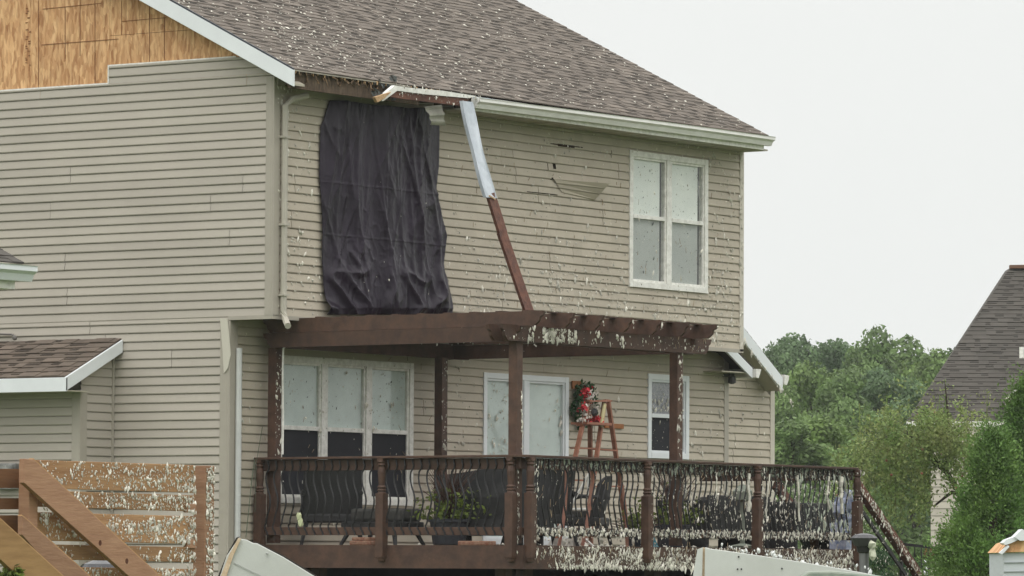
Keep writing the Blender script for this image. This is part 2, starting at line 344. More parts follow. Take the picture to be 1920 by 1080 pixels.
def openings(parent, x0, x1, z0, z1, Y, cols, split=None, up=None, lowm=None, casing=.075, label=None, frm=None, glass_low=True, name='window', blind_inset=.0):
    """casing proud of the siding, sashes, glass set in, blinds or screens behind the glass"""
    frm = frm or WHITED; f = MB(); c = casing
    f.box(x0, x0 + c, Y - .032, Y + .06, z0, z1, .5); f.box(x1 - c, x1, Y - .032, Y + .06, z0, z1, .5)
    f.box(x0 + c, x1 - c, Y - .030, Y + .06, z1 - c, z1 - .001, .5); f.box(x0 + c, x1 - c, Y - .036, Y + .06, z0 + .001, z0 + c, .5)
    w = (x1 - x0 - 2 * c); mull = .11; cw = (w - mull * (cols - 1)) / cols
    pw = f
    win_parts = []
    for i in range(cols):
        a = x0 + c + i * (cw + mull); b_ = a + cw
        if i < cols - 1: f.box(b_, b_ + mull, Y - .029, Y + .06, z0 + c + .001, z1 - c - .001, .5)
        s_ = .028
        f.box(a, a + s_, Y - .012, Y + .05, z0 + c, z1 - c, .6); f.box(b_ - s_, b_, Y - .012, Y + .05, z0 + c, z1 - c, .6)
        f.box(a + s_, b_ - s_, Y - .011, Y + .05, z0 + c, z0 + c + s_, .6); f.box(a + s_, b_ - s_, Y - .011, Y + .05, z1 - c - s_, z1 - c, .6)
        if split: f.box(a + s_, b_ - s_, Y - .020, Y + .05, split - .025, split + .025, .6)
        win_parts.append((a + s_, b_ - s_))
    o = f.build(name, frm, parent, bevel=.003)
    if label: o['label'] = label
    for a, b_ in win_parts:
        lo, hi = z0 + c + .028, z1 - c - .028; md = split
        segs = [(md + .025, hi, up), (lo, md - .025, lowm)] if md else [(lo, hi, up)]
        for p, q, bm_ in segs:
            g1 = MB(); g1.box(a, b_, Y + .012, Y + .018, p, q)
            if bm_ is not SCREEN: g1.build('pane', GLASS, o)
            g2 = MB()
            if bm_ is SCREEN: g2.box(a, b_, Y + .008, Y + .012, p, q); g2.build('insect_screen', SCREEN, o)
            elif bm_ is LACE: g2.box(a, b_, Y + .04, Y + .05, p, q); g2.build('curtain', LACE, o)
            else:
                ins = blind_inset; g2.box(a + .0, b_ - ins, Y + .030, Y + .038, p, q); g2.build('blind', bm_, o)
                if ins:
                    g3 = MB(); g3.box(b_ - ins, b_, Y + .075, Y + .085, p, q); g3.build('curtain', BLINDL, o)
    return o

# ------------------------------------------------------------------ ground
g0 = MB(); g0.add([(-1500, -1500, 0), (1500, -1500, 0), (1500, 1500, 0), (-1500, 1500, 0)], [(0, 1, 2, 3)])
struct(g0.build('ground', GRASS), 'green lawn')

# ------------------------------------------------------------------ the house
ZO = 4.57                                   # underside of the upper storey
XE = 9.88; YD = 9.0; YL = .61               # upper wall length, depth of the house, set-back of the lower wall
YE = -.42; ZE = 7.345; SL = .5; XR0 = -.2; XR1 = 9.86   # eave, roof slope, rakes
YR = YD / 2; ZR = ZE + SL * (YR - YE)
house = thing('house', (0, 0, 0), 'two storey beige vinyl sided house with torn eave and missing gable siding', 'house')
# wall A (gable side), facing -X
a = MB(); siding(a, (0, 0, 0), (0, 1, 0), (-1, 0, 0), YD, ZO, 7.335, seed=4, zref=ZO); wa = a.build('wall', SIDING, house)
wa['label'] = 'clean gable side wall of the upper storey'
clip(wa, (0, YE, ZE - .11), (0, -SL, 1))
a = MB(); siding(a, (0, 0, 0), (0, 1, 0), (-1, 0, 0), 2.43, 7.337, 7.545, seed=9, zref=ZO, seams=False); w2 = a.build('wall', SIDING, house); clip(w2, (0, YE, ZE - .11), (0, -SL, 1))
w2['label'] = 'last two siding courses left under the bare gable'
a = MB(); siding(a, (0, YL, 0), (0, 1, 0), (-1, 0, 0), YD - YL, 1.2, ZO - .001, seed=6, zref=ZO - .15)
wl = a.build('wall', SIDING, house); wl['label'] = 'lower storey gable side wall'
a = MB()      # top trim nails strip where the siding has been torn off
a.box(-.012, -.004, 2.43, 4.6, 7.335, 7.352); a.box(-.012, -.004, .55, 2.43, 7.545, 7.56); a.box(-.018, .0, 2.43, 2.445, 7.335, 7.56)
a.build('nailing_strip', WHITED, house)
# OSB in the gable
a = MB()
for (y0, y1, z0, z1) in ((.03, 1.22, 7.0, 7.9), (1.224, 2.44, 7.0, 7.9), (2.444, 3.66, 6.4, 10), (3.664, 4.88, 6.4, 10), (4.884, 9, 6.4, 10), (.03, 1.22, 7.904, 10), (1.224, 2.44, 7.904, 10)):
    a.box(.008, .02, y0, y1, z0, z1)
ow = a.build('gable_sheathing', OSB, house); ow['label'] = 'bare orange oriented strand board of the gable'
clip(ow, (0, YE, ZE - .09), (0, -SL, 1)); clip(ow, (0, YD - YE, ZE - .09), (0, SL, 1))
a = MB()
def ol(x1, y1, x2, y2):
    p, q = on(0, .004, x1, y1), on(0, .004, x2, y2); a.beam(p, q, .003, .0065, up=(1, 0, 0) if False else (0, 1, .01) if abs(x1 - x2) < 3 else (0, 0, 1))
for s_ in ((122, 12, 122, 110), (150, 0, 150, 105), (228, 0, 228, 66), (280, 0, 280, 118), (308, 33, 308, 112), (80, 17, 190, 6), (78, 84, 222, 73), (228, 40, 312, 33), (72, 0, 72, 164), (178, 0, 178, 158)): ol(*s_)
for i in range(26):      # faint stamped grade marks, not legible
    yy = 12 + i * 4.4; x_ = 52 + R.uniform(-4, 4)
    if R.random() < .75: p = on(0, .004, x_, yy); a.box(.003, .006, p.y - R.uniform(.008, .028), p.y + R.uniform(.008, .028), p.z - .004, p.z + R.uniform(.002, .012))
a.build('sheathing_marks', mat('faded_ink', (.21, .095, .045), .8, .1), house)
# wall B upper, facing -Y
w2x0, w2x1, w2z0, w2z1 = 7.235, 9.04, 5.265, 6.985
dmg = [(5.44, 5.455, 6.60, 6.70), (5.56, 5.625, 6.63, 6.70), (5.5, 6.2, 6.930, 6.944), (5.65, 6.02, 6.915, 6.948), (6.83, 6.845, 6.86, 6.95), (5.0, 5.65, 6.305, 6.318), (5.52, 5.56, 6.49, 6.52)]
dmg += [(4.7, 4.706, 6.7, 6.8), (3.95, 3.955, 6.2, 6.35), (6.0, 6.005, 5.55, 5.72)]
a = MB(); siding(a, (0, 0, 0), (1, 0, 0), (0, -1, 0), XE, ZO, 7.42, holes=[(w2x0 + .02, w2x1 - .02, w2z0 + .02, w2z1 - .02)] + dmg, seed=21, zref=ZO, wav=.006)
wb = a.build('wall', SIDINGB, house); wb['label'] = 'flake speckled upper wall above the deck'
a = MB(); sheet(a, (0, 0, 0), (1, 0, 0), (0, -1, 0), -.03, XE, ZO, 7.5, holes=[(w2x0 + .02, w2x1 - .02, w2z0 + .02, w2z1 - .02)]); a.build('wall_sheathing', SHEATH, house)
# right end and back
a = MB(); siding(a, (XE, 0, 0), (0, 1, 0), (1, 0, 0), YD, ZO, 7.5, seed=30); siding(a, (XE, YL, 0), (0, 1, 0), (1, 0, 0), YD - YL, 1.2, ZO - .001, seed=31)
siding(a, (0, YD, 0), (1, 0, 0), (0, 1, 0), XE, 1.2, 7.3, seed=32)
a.add([(XE + .003, 0, 7.5), (XE + .003, YD, 7.5), (XE + .003, YR, ZR - .1)], [(0, 1, 2)])
a.build('wall', SIDING, house)
# lower wall B
tw = (.875, 3.51, 2.465, 4.175); dr = (4.96, 6.79, 2.02, 4.12); sw = (8.59, 9.545, 3.15, 4.235)
a = MB(); siding(a, (0, YL, 0), (1, 0, 0), (0, -1, 0), 10.48, 1.75, ZO - .001, holes=[(q[0] + .02, q[1] - .02, q[2] + .02, q[3] - .02) for q in (tw, dr, sw)], seed=41, zref=ZO, wav=.004)
w = a.build('wall', SIDINGB, house); w['label'] = 'lower wall behind the deck'
a = MB(); sheet(a, (0, YL, 0), (1, 0, 0), (0, -1, 0), -.03, 10.48, 1.2, ZO, holes=[(q[0] + .02, q[1] - .02, q[2] + .02, q[3] - .02) for q in (tw, dr, sw)]); a.build('wall_sheathing', SHEATH, house)
a = MB(); a.box(.02, 10.44, YL + .03, YL + .3, -.3, 1.75); a.box(.02, .3, YL + .3, YD, -.3, 1.25); a.box(10.1, 10.44, YL + .3, YD, -.3, 1.2); a.box(.3, 10.1, YD - .3, YD - .02, -.3, 1.2); a.build('foundation', CONCRETE, house)
# soffit of the overhang
a = MB(); a.box(.004, XE - .004, .004, YL - .02, ZO - .006, ZO + .03); a.build('soffit', SOFFIT, house)
a = MB(); a.box(-.022, XE + .02, -.024, -.004, ZO - .035, ZO + .012); a.box(-.024, -.004, -.004, YL, ZO - .035, ZO + .010)
a.build('trim', TRIM, house)
# corner posts
def corner(mb, x, y, z0, z1, w=.095, sxn=-1, syn=-1, t=.024):
    mb.box(min(x + sxn * t, x - sxn * w), max(x + sxn * t, x - sxn * w), min(y + syn * t, y), max(y + syn * t, y), z0, z1)
    mb.box(min(x + sxn * t, x), max(x + sxn * t, x), min(y, y - syn * w), max(y, y - syn * w), z0 + .001, z1 - .001)
a = MB(); corner(a, 0, 0, ZO + .001, 7.30); a.build('corner_post', TRIM, house, bevel=.004)
a = MB(); corner(a, XE, 0, ZO - .02, 7.30, w=.07, sxn=1); a.build('corner_post', mat('pale_trim', (.56, .52, .44), .5, .3, var=.15, vscale=(4,) * 3), house, bevel=.004)
a = MB(); corner(a, 0, YL, 1.2, ZO - .04, w=.12); a.build('corner_post', TRIM, house, bevel=.004)
a = MB()      # torn strip of corner trim
pts = [on(0, -.03, *p) for p in ((413, 597), (427, 597), (431, 640), (433, 665), (428, 690), (423, 697), (420, 700), (418, 660))]
a.prism(pts, (-.006, 0, 0)); t_ = a.build('torn_trim', mat('pale_torn_trim', (.50, .475, .40), .5, .3), house); t_['label'] = 'pale torn strip of corner trim'
a = MB(); corner(a, 10.48, YL, 1.2, ZO - .1, w=.08, sxn=1); a.build('corner_post', TRIM, house, bevel=.004)

# windows and door
openings(house, w2x0, w2x1, w2z0, w2z1, 0, 2, split=6.16, up=BLIND, lowm=BLINDL, label='upper window of two sashes with blinds half down', blind_inset=.06)
openings(house, *tw, YL, 3, split=3.34, up=BLINDG, lowm=SCREEN, label='triple window with dark insect screens below')
openings(house, *sw, YL, 1, split=3.70, up=LACE, lowm=SCREEN, label='narrow window with grey lace curtain', frm=WHITE)
openings(house, *dr, YL, 2, up=BLINDG, label='sliding glass door with pale green blinds', name='sliding_door', frm=WHITE, casing=.07)

# roof
rootf = MB(); rows = int(math.hypot(YR - YE, ZR - ZE) / .127) + 1; up_ = V(0, 1, SL).normalized()
shingles(rootf, (XR0, YE, ZE), (XR1, YE, ZE), up_, rows, seed=5)
rf = rootf.build('roof', SHINGLE, house); rf['label'] = 'brown laminated shingles on the near slope'
a = MB(); a.add([(XR0, YE + .02, ZE - .03), (XR1, YE + .02, ZE - .03), (XR1, YR, ZR - .02), (XR0, YR, ZR - .02)], [(0, 1, 2, 3)])
a.add([(XR0, YR, ZR), (XR1, YR, ZR), (XR1, YD - YE, ZE), (XR0, YD - YE, ZE)], [(0, 1, 2, 3)]); a.build('roof_deck', SHEATH, house)
a = MB(); a.prism([(XR1 - .03, YE, ZE - .002), (XR1 - .03, YR, ZR - .002), (XR1 - .03, YR, ZR - .12), (XR1 - .03, YE, ZE - .12)], (.03, 0, 0)); a.build('rake_board', WHITED, house)
# near rake: white board and its soffit
def lift(y): return ZE + SL * (y - YE)
a = MB(); a.prism([(XR0 - .03, YE - .03, lift(YE) - .015), (XR0 - .03, YR, lift(YR) - .0), (XR0 - .03, YR, lift(YR) - .215), (XR0 - .03, YE - .03, lift(YE) - .205)], (.035, 0, 0)); a.build('rake_board', WHITE, house, bevel=.004)
a = MB(); a.prism([(XR0 - .03, YE - .03, lift(YE) + .004), (XR0 - .03, YR, lift(YR) + .01), (XR0 - .03, YR, lift(YR) - .013), (XR0 - .03, YE - .03, lift(YE) - .016)], (.02, 0, 0)); a.build('drip_edge', mat('dark_drip_edge', (.03, .035, .045), .5, .3), house)
a = MB(); a.prism([(XR0, YE - .02, lift(YE) - .19), (XR0, YR, lift(YR) - .20), (XR0, YR, lift(YR) - .175), (XR0, YE - .02, lift(YE) - .165)], (abs(XR0) - .002, 0, 0)); a.build('rake_soffit', SOFFIT, house)
# eave: frieze, torn subfascia on the left, gutter on the right
gx0 = on(1, YE - .1, 893, 200).x
a = MB(); a.box(.02, XE, -.045, -.019, 7.20, 7.30); a.build('frieze_board', TRIM, house)
a = MB(); a.box(XR0 + .03, 2.3, -.36, -.33, 7.135, 7.325)
for i in range(9):
    x_ = .15 + i * .41; a.box(x_, x_ + .038, -.33, 0, 7.20, 7.33)
a.box(XR0 + .03, 3.1, -.33, -.05, 7.325, 7.335)
a.build('torn_subfascia', mat('wet_dark_lumber', (.16, .115, .08), .8, .2, col2=(.07, .05, .036), vscale=(8,) * 3, stretch=(3, 1, 1)), house)
a = MB()     # ragged pale strips left along the shingle edge
for x0, x1 in ((XR0, 1.35), (1.42, 2.02)):
    a.beam((x0, YE - .012, ZE - .016), (x1, YE - .012, ZE - .020), .008, .014)
a.build('drip_edge', mat('grey_drip_strip', (.34, .31, .25), .6, .3, var=.3, vscale=(20,) * 3), house)
a = MB()
for i in range(60):
    x_ = R.uniform(XR0, 2.6); hgt = R.uniform(.01, .06); a.prism([(x_, YE - .006, ZE - .01), (x_ + R.uniform(.01, .05), YE - .006, ZE - .012), (x_ + R.uniform(0, .02), YE - .008, ZE - .01 - hgt)], (0, .004, 0))
a.build('splintered_edge', RAWWOOD, house)['kind'] = 'stuff'
GY = YE - .005
def gutter(mb, x0, x1, y, z, zl=0., w=.12, h=.12):
    """K-style trough open at the top, dropping by zl at its left end"""
    pr = [(0, 0), (0, -h), (-.06, -h), (-.085, -h * .55), (-w, -h * .35), (-w, -.008), (-w - .008, 0), (-w + .012, 0), (-w + .010, -h * .3), (-.075, -h * .5), (-.055, -h + .008), (-.006, -h + .008), (-.006, 0)]
    n = 14; vs = []
    for i in range(n + 1):
        u = i / n; x = x0 + (x1 - x0) * u; dz = -zl * (1 - u) ** 2
        vs += [(x, y + p, z + q + dz) for p, q in pr]
    m_ = len(pr)
    fs = [(i * m_ + j, i * m_ + (j + 1) % m_, (i + 1) * m_ + (j + 1) % m_, (i + 1) * m_ + j) for i in range(n) for j in range(m_)]
    mb.add(vs, fs)
    for x, dz in ((x0, -zl), (x1, 0)): mb.prism([(x, y + p, z + q + dz) for p, q in pr[:7]], (.004, 0, 0))
a = MB(); gutter(a, gx0, 9.80, GY - .02, ZE - .03, zl=.03, h=.115); a.build('gutter', GUTTER, house)
a = MB(); a.box(gx0 + .05, 9.72, GY - .018, GY + .004, ZE - .20, ZE - .03); a.build('fascia', WHITED, house)
a = MB(); a.box(3.1, XE, YE + .02, -.03, ZE - .20, ZE - .18)
for i in range(22): a.box(3.2 + i * .3, 3.205 + i * .3, YE + .02, -.03, ZE - .204, ZE - .2)
a.build('soffit', SOFFIT, house)
# bent gutter apron flap at the break
a = MB(); p = [on(1, YE - .05, *q) for q in ((888, 182), (915, 184), (975, 196), (1010, 204), (960, 203), (890, 196))]
a.prism(p, (0, .01, 0)); a.build('bent_flashing', mat('bare_metal', (.50, .55, .57), .35, .5, col2=(.3, .34, .36), vscale=(8,) * 3), house)
# crumpled underlayment where the eave broke
a = MB()
for i in range(26):
    c = on(1, YE + R.uniform(-.06, .1), R.uniform(700, 738), R.uniform(146, 182))
    vs = [c + V(R.uniform(-.09, .09), R.uniform(-.05, .05), R.uniform(-.06, .06)) for _ in range(4)]; a.add(vs, [(0, 1, 2), (0, 2, 3), (1, 2, 3)])
a.build('torn_underlayment', mat('torn_felt', (.03, .033, .033), .6, .3, col2=(.10, .11, .10), vscale=(20,) * 3), house)
a = MB()
for i in range(70):
    x_ = R.choice((R.uniform(1.0, 2.6), R.uniform(0, 2.6))); z_ = 7.34 - R.uniform(0, .05); l_ = R.uniform(.03, .15); p = V(x_, R.uniform(YE, YE + .08), z_); a.beam(p, p + V(R.gauss(0, .4) * l_, -.02, -l_ * R.uniform(.3, 1)), R.uniform(.006, .022), .006, up=(0, 1, 0))
o = a.build('eave_splinters', mat('splintered_dark_wood', (.30, .20, .12), .85, .1, col2=(.05, .035, .025), vscale=(16,) * 3), house); o['kind'] = 'stuff'
# downspouts
def downspout(mb, pts, w=.075, d=.055):
    for p, q in zip(pts, pts[1:]):
        p, q = Vector(p), Vector(q); mb.beam(p, q, w, d, up=(0, 1, 0) if abs((q - p).normalized().z) > .9 else (0, 0, 1))
DSP = mat('tan_downspout', (.43, .405, .34), .45, .35, col2=(.37, .345, .29), vscale=(3,) * 3)
a = MB()
xs = .125; path = [(xs + .25, -.20, 7.10), (xs + .10, -.10, 7.05), (xs, -.065, 6.97), (xs, -.065, 4.62), (xs - .02, -.11, 4.53), (xs - .14, -.24, 4.45)]
rad = [.038, .038, .038, .038, .038, .038]
a.tube(path, rad, n=8)
for z_ in (6.6, 5.6, 4.8): a.box(xs - .05, xs + .05, -.11, -.02, z_, z_ + .025)
a.build('downspout', DSP, house, smooth=False)
a = MB(); a.tube([(.10, YL - .06, 4.22), (.10, YL - .06, 1.6)], .036, n=8); a.build('downspout', mat('white_downspout', (.52, .53, .51), .4, .4, var=.12, vscale=(3,) * 3), house)
# loose and damaged siding on the upper wall
a = MB()
def hang_panel(px, tops, bots, yt, yb, n=3, amp=.012):
    pass
q = [on(1, 0, *p) for p in ((1034, 336), (1122, 345), (1111, 376), (1052, 362))]
tl, tr, br, bl = q; rowsn = 3
for i in range(rowsn):
    f0, f1 = i / rowsn, (i + 1) / rowsn
    def P(f_, s_, yy): c = (tl.lerp(bl, f_)).lerp(tr.lerp(br, f_), s_); return V(c.x, yy, c.z)
    y0, y1 = -.17 + .14 * f0, -.17 + .14 * f1
    a.add([P(f0, 0, y0 * .12 - .018), P(f0, 1, y0), P(f1 - .06, 1, y1 - .006), P(f1 - .06, 0, y1 * .12 - .020), P(f1, 1, y1 + .012), P(f1, 0, y1 * .12 - .010)], [(0, 1, 2, 3), (3, 2, 4, 5)])
a.prism([V(tl.x, -.035, tl.z), V(tr.x, -.17, tr.z), V(tr.x, -.02, tr.z + .004), V(tl.x, -.02, tl.z + .004)], (0, 0, .004))
t_ = a.build('loose_siding', SIDINGB, house); t_['label'] = 'buckled siding patch pushed inward on the upper wall'
a = MB()     # curled scrap of siding dangling under the torn eave
nn = 10; vs = []
for i in range(nn + 1):
    f_ = i / nn; c0 = on(1, -.3, 793 + 5 * f_ + 8 * f_ * f_, 200 + 34 * f_); c1 = on(1, -.3, 830 - 2 * f_ + 10 * f_ ** 4, 196 + 40 * f_)
    yy = -.3 - .05 * math.sin(f_ * 3) - (.014 if (i % 4) < 2 else 0)
    vs += [V(c0.x, yy, c0.z), V(c1.x, yy + .03, c1.z)]
a.add(vs, [(2 * i, 2 * i + 1, 2 * i + 3, 2 * i + 2) for i in range(nn)]); t_ = a.build('dangling_siding', mat('scrap_siding', (.46, .45, .38), .5, .3, col2=(.34, .33, .28), vscale=(8,) * 3), house)
t_['label'] = 'curled scrap of siding dangling over the tarp'
# bracket on the gable wall
a = MB(); p0 = on(0, -.05, -15, 626); p1 = on(0, -.05, 22, 627); p2 = on(0, -.12, 30, 632)
a.tube([p0, p1, p2], .012, 6); a.blob(p2 + V(-.02, 0, -.01), .03, .03, .03, .1); a.build('bracket', mat('grey_metal', (.12, .11, .10), .5, .4), house)
# side wing on the right, farther gable
YW = 1.2; _a, _b = on(1, .9, 1395, 640), on(1, .9, 1468, 733); rs = (_a.z - _b.z) / (_b.x - _a.x); rk0 = V(_b.x, YW, _b.z + .20)
def rz(x): return rk0.z + (rk0.x - x) * rs
a = MB(); siding(a, (9.9, YW, 0), (1, 0, 0), (0, -1, 0), 2.65, 1.2, 6.6, seed=51, zref=ZO)
w = a.build('wall', SIDINGB, house); w['label'] = 'wall of the side wing'; clip(w, (rk0.x, YW, rk0.z - .17), (rs, 0, 1))
a = MB(); siding(a, (12.55, YW, 0), (0, 1, 0), (1, 0, 0), 6.0, 1.2, 4.25, seed=52); a.box(9.95, 12.5, YW + .05, 7.1, -.3, 1.2); a.build('wall', SIDING, house)
a = MB(); corner(a, 12.55, YW, 1.2, 4.25, w=.08, sxn=1); a.build('corner_post', mat('pale_trim', (.56, .52, .44)), house)
a = MB(); shingles(a, (rk0.x, YW - .28, rz(rk0.x)), (rk0.x, 7.2, rz(rk0.x)), V(-1, 0, rs), 31, seed=8); a.build('roof', SHINGLE, house)
a = MB(); a.prism([(rk0.x, YW - .30, rz(rk0.x) - .02), (9.9, YW - .30, rz(9.9) - .02), (9.9, YW - .30, rz(9.9) - .20), (rk0.x, YW - .30, rz(rk0.x) - .20)], (0, .035, 0)); a.build('rake_board', WHITE, house, bevel=.004)
a = MB(); a.prism([(rk0.x, YW - .265, rz(rk0.x) - .20), (9.9, YW - .265, rz(9.9) - .20), (9.9, YW - .265, rz(9.9) - .18), (rk0.x, YW - .265, rz(rk0.x) - .18)], (0, .26, 0)); a.build('rake_soffit', SOFFIT, house)
a = MB()
a.prism([(rk0.x + .01 + p, YW - .32, rz(rk0.x) + q) for p, q in ((0, .02), (0, -.11), (.06, -.12), (.10, -.05), (.12, .01))], (0, 7.4, 0)); a.build('gutter', WHITED, house)
# small lean-to roof over the step between the two walls
a = MB(); a.prism([(9.90, YL - .33, 4.60), (10.60, YL - .33, 4.235), (10.60, YL - .33, 4.37), (9.90, YL - .33, 4.735)], (0, .03, 0)); a.build('rake_board', WHITE, house)
a = MB(); a.prism([(9.90, YL - .33, 4.742), (10.64, YL - .33, 4.36), (10.64, YL - .33, 4.38), (9.90, YL - .33, 4.765)], (0, .9, 0)); a.build('roof', SHINGLE, house)
a = MB(); a.box(9.9, 10.6, YL - .3, YW - .02, 4.30, 4.315); a.build('soffit', SOFFIT, house)
a = MB(); a.prism([(10.61 + p, YL - .38, 4.36 + q) for p, q in ((0, .0), (0, -.11), (.06, -.12), (.10, -.05), (.12, .0))], (0, .9, 0)); a.build('gutter', WHITED, house)
a = MB(); p = on(1, YL - .1, 1371, 703); a.box(p.x - .06, p.x + .05, p.y - .02, YL + .0, p.z - .02, p.z + .05); a.lathe((p.x + .02, p.y, p.z - .12), [(.02, 0), (.055, .02), (.05, .1), (.02, .12)], 10)
a.build('wall_lamp', mat('dark_lamp_metal', (.04, .04, .042), .4, .4), house)
# bay with lean-to roof on the gable side
BX = -.60; BY = 2.32; ex = -1.0
a = MB(); siding(a, (BX, BY, 0), (0, 1, 0), (-1, 0, 0), 3.6, 1.2, 3.95, seed=61, zref=ZO, seams=False); a.build('wall', SIDING, house)
a = MB(); siding(a, (BX, BY, 0), (1, 0, 0), (0, -1, 0), .58, 1.2, 4.3, seed=62, zref=ZO - .05, seams=False); w = a.build('wall', SIDING, house); clip(w, (0, BY, 4.27), (-.49, 0, 1))
a = MB(); siding(a, (BX, BY + 3.6, 0), (1, 0, 0), (0, 1, 0), .6, 1.2, 4.3, seed=63, seams=False); w = a.build('wall', SIDING, house); clip(w, (0, BY, 4.27), (-.49, 0, 1))
a = MB(); corner(a, BX, BY, 1.2, 3.75, w=.10); a.box(-.05, -.018, BY - .03, BY - .001, 1.2, 4.2); a.build('corner_post', TRIM, house)
a = MB(); sl = (4.37 - 3.885) / 1.0; shingles(a, (ex, 2.2, 3.885), (ex, 6.2, 3.885), V(1, 0, sl), 8, exp=.138, seed=12, tab=.62, th=.014, wmin=.14, wmax=.3); a.build('roof', SHINGLER, house)['label'] = 'red brown shingles on the small bay roof'
a = MB(); a.box(ex - .03, ex, 2.17, 6.2, 3.715, 3.875); a.build('fascia', WHITE, house, bevel=.004)
a = MB(); a.prism([(ex - .028, 2.17, 3.717), (ex - .028, 2.17, 3.875), (-.02, 2.17, 4.345), (-.02, 2.17, 4.20)], (0, .03, 0)); a.build('rake_board', WHITE, house, bevel=.004)
a = MB(); a.box(ex, BX, 2.2, 6.2, 3.72, 3.735); a.prism([(ex, 2.2, 3.735), (-.02, 2.2, 4.215), (-.02, 2.2, 4.20), (ex, 2.2, 3.72)], (0, .12, 0)); a.build('soffit', SOFFIT, house)
a = MB(); a.add([(ex, 2.2, 3.87), (0, 2.2, 4.355), (0, 6.2, 4.355), (ex, 6.2, 3.87)], [(0, 1, 2, 3)]); a.build('roof_deck', SHEATH, house)

# ------------------------------------------------------------------ black tarp on the wall
def interp(tab, t_):
    for (a0, b0), (a1, b1) in zip(tab, tab[1:]):
        if a0 <= t_ <= a1: return b0 + (b1 - b0) * (t_ - a0) / (a1 - a0)
    return tab[-1][1] if t_ > tab[-1][0] else tab[0][1]
LEFT = [(188, 620), (205, 615), (240, 603), (330, 600), (420, 604), (480, 603), (550, 607), (592, 609)]
RIGHT = [(188, 824), (235, 826), (300, 825), (345, 820), (400, 831), (435, 838), (500, 831), (550, 843), (570, 846), (592, 845)]
TOPY = [(600, 187), (640, 189), (700, 197), (760, 203), (790, 202), (842, 208)]
a = MB(); NU, NV = 150, 230; vs = []
def ridge(p): return 1 - abs(noise.noise(p)) * 2
for j in range(NV + 1):
    tv = j / NV
    for i in range(NU + 1):
        tu = i / NU; py = 190 + tv * 400; lx, rx = interp(LEFT, py), interp(RIGHT, py); px = lx + (rx - lx) * tu
        ty = interp(TOPY, px); py = ty + (590 - ty) * tv
        c = on(1, -.05, px, py); u, v = c.x, c.z
        wv = noise.noise(V(u * .7, v * .45, 3)) * .35; lg = .5 + .5 * noise.noise(V(u * .9, v * .6, 40))
        folds = ridge(V(u * 1.9 + wv, v * .16 + u * .1, 1.1)) ** 2 * .050 + ridge(V(u * 4.2 + wv * 2.5, v * .30, 4.7)) ** 3 * .022
        diag = (ridge(V(u * 2.4 + v * .9, v * .5 - u * .4, 8.2)) ** 7 + ridge(V(u * 3.0 - v * 1.2, v * .5, 18.2)) ** 7) * .034 * lg
        crk = ridge(V(u * 7, v * 3.5, 12.)) ** 5 * .020 * lg * lg + ridge(V(u * 13, v * 8, 2.)) ** 6 * .006 * lg
        for (tab, am, wd) in (([(190, 757), (330, 772), (460, 790), (592, 812)], .050, .045), ([(190, 640), (330, 652), (430, 668), (592, 700)], .032, .05), ([(190, 690), (420, 716), (592, 724)], .020, .018), ([(190, 795), (300, 800), (420, 820), (592, 828)], .040, .04)):
            dd = (px - interp(tab, py)) / 95.; folds += am * math.exp(-abs(dd / wd) ** 1.3) * (.7 + .5 * noise.noise(V(v * 1.5, px * .01, am * 99)))
        low = max(0, (tv - .70 - .08 * noise.noise(V(u * 2, 0, 9))) / .30); low = low * low * (3 - 2 * min(1, low)); bag = low * (.03 + .09 * ridge(V(u * 1.9, v * 3.0 + u, 31)) ** 3)
        edge = min(1, min(tu, 1 - tu) * 9)
        crease = -.004 * math.exp(-((v - 5.55) / .008) ** 2) - .004 * math.exp(-((v - 6.15) / .008) ** 2) - .005 * math.exp(-((u - 2.0) / .008) ** 2) - .005 * math.exp(-((u - 1.55) / .008) ** 2)
        y = -.028 - (folds + diag + crk) * (.45 + .55 * edge) - bag - .035 * math.sin(math.pi * tu) + crease
        if tv > .97: y += .05 * (tv - .97) / .03
        vs.append(V(u, min(y, -.024), v))
a.add(vs, [(j * (NU + 1) + i, j * (NU + 1) + i + 1, (j + 1) * (NU + 1) + i + 1, (j + 1) * (NU + 1) + i) for j in range(NV) for i in range(NU)], .5)
tp = a.build('tarp', TARP, smooth=True)
so_ = tp.modifiers.new('s', 'SOLIDIFY'); so_.thickness = .004
tag(tp, 'wrinkled black plastic tarp hung over the hole in the upper wall', 'tarp')

# ------------------------------------------------------------------ broken boards at the eave
bb = thing('broken_fascia_board', tuple(on(1, -1.25, 993, 583)), 'long broken board leaning from the torn eave onto the pergola', 'board')
p0 = on(1, -.62, 875, 190); p1 = on(1, -.95, 920, 371); p2 = on(1, -1.25, 996, 590)
a = MB(); vs = []
nb = 8
for i in range(nb + 1):
    f_ = i / nb; c = p0.lerp(p1, f_) + V(-.03 * math.sin(math.pi * f_), 0, 0); w_ = .085 + .01 * math.sin(f_ * 9)
    vs += [c + V(-w_, 0, 0), c + V(-w_ * .45, .03 * math.sin(f_ * 4), 0), c + V(w_ * .9, -.012, 0), c + V(w_, -.03, 0), c + V(w_, .045, 0), c + V(-w_, .045, 0)]
a.add(vs, [(i * 6 + j, i * 6 + (j + 1) % 6, (i + 1) * 6 + (j + 1) % 6, (i + 1) * 6 + j) for i in range(nb) for j in range(6)] + [(5, 4, 3, 2, 1, 0), tuple(nb * 6 + j for j in range(6))])
a.build('aluminium_wrap', mat('bent_aluminium', (.52, .56, .60), .4, .5, col2=(.36, .40, .44), vscale=(3,) * 3, stretch=(3, 3, .6)), bb)['label'] = 'bent white aluminium cladding'
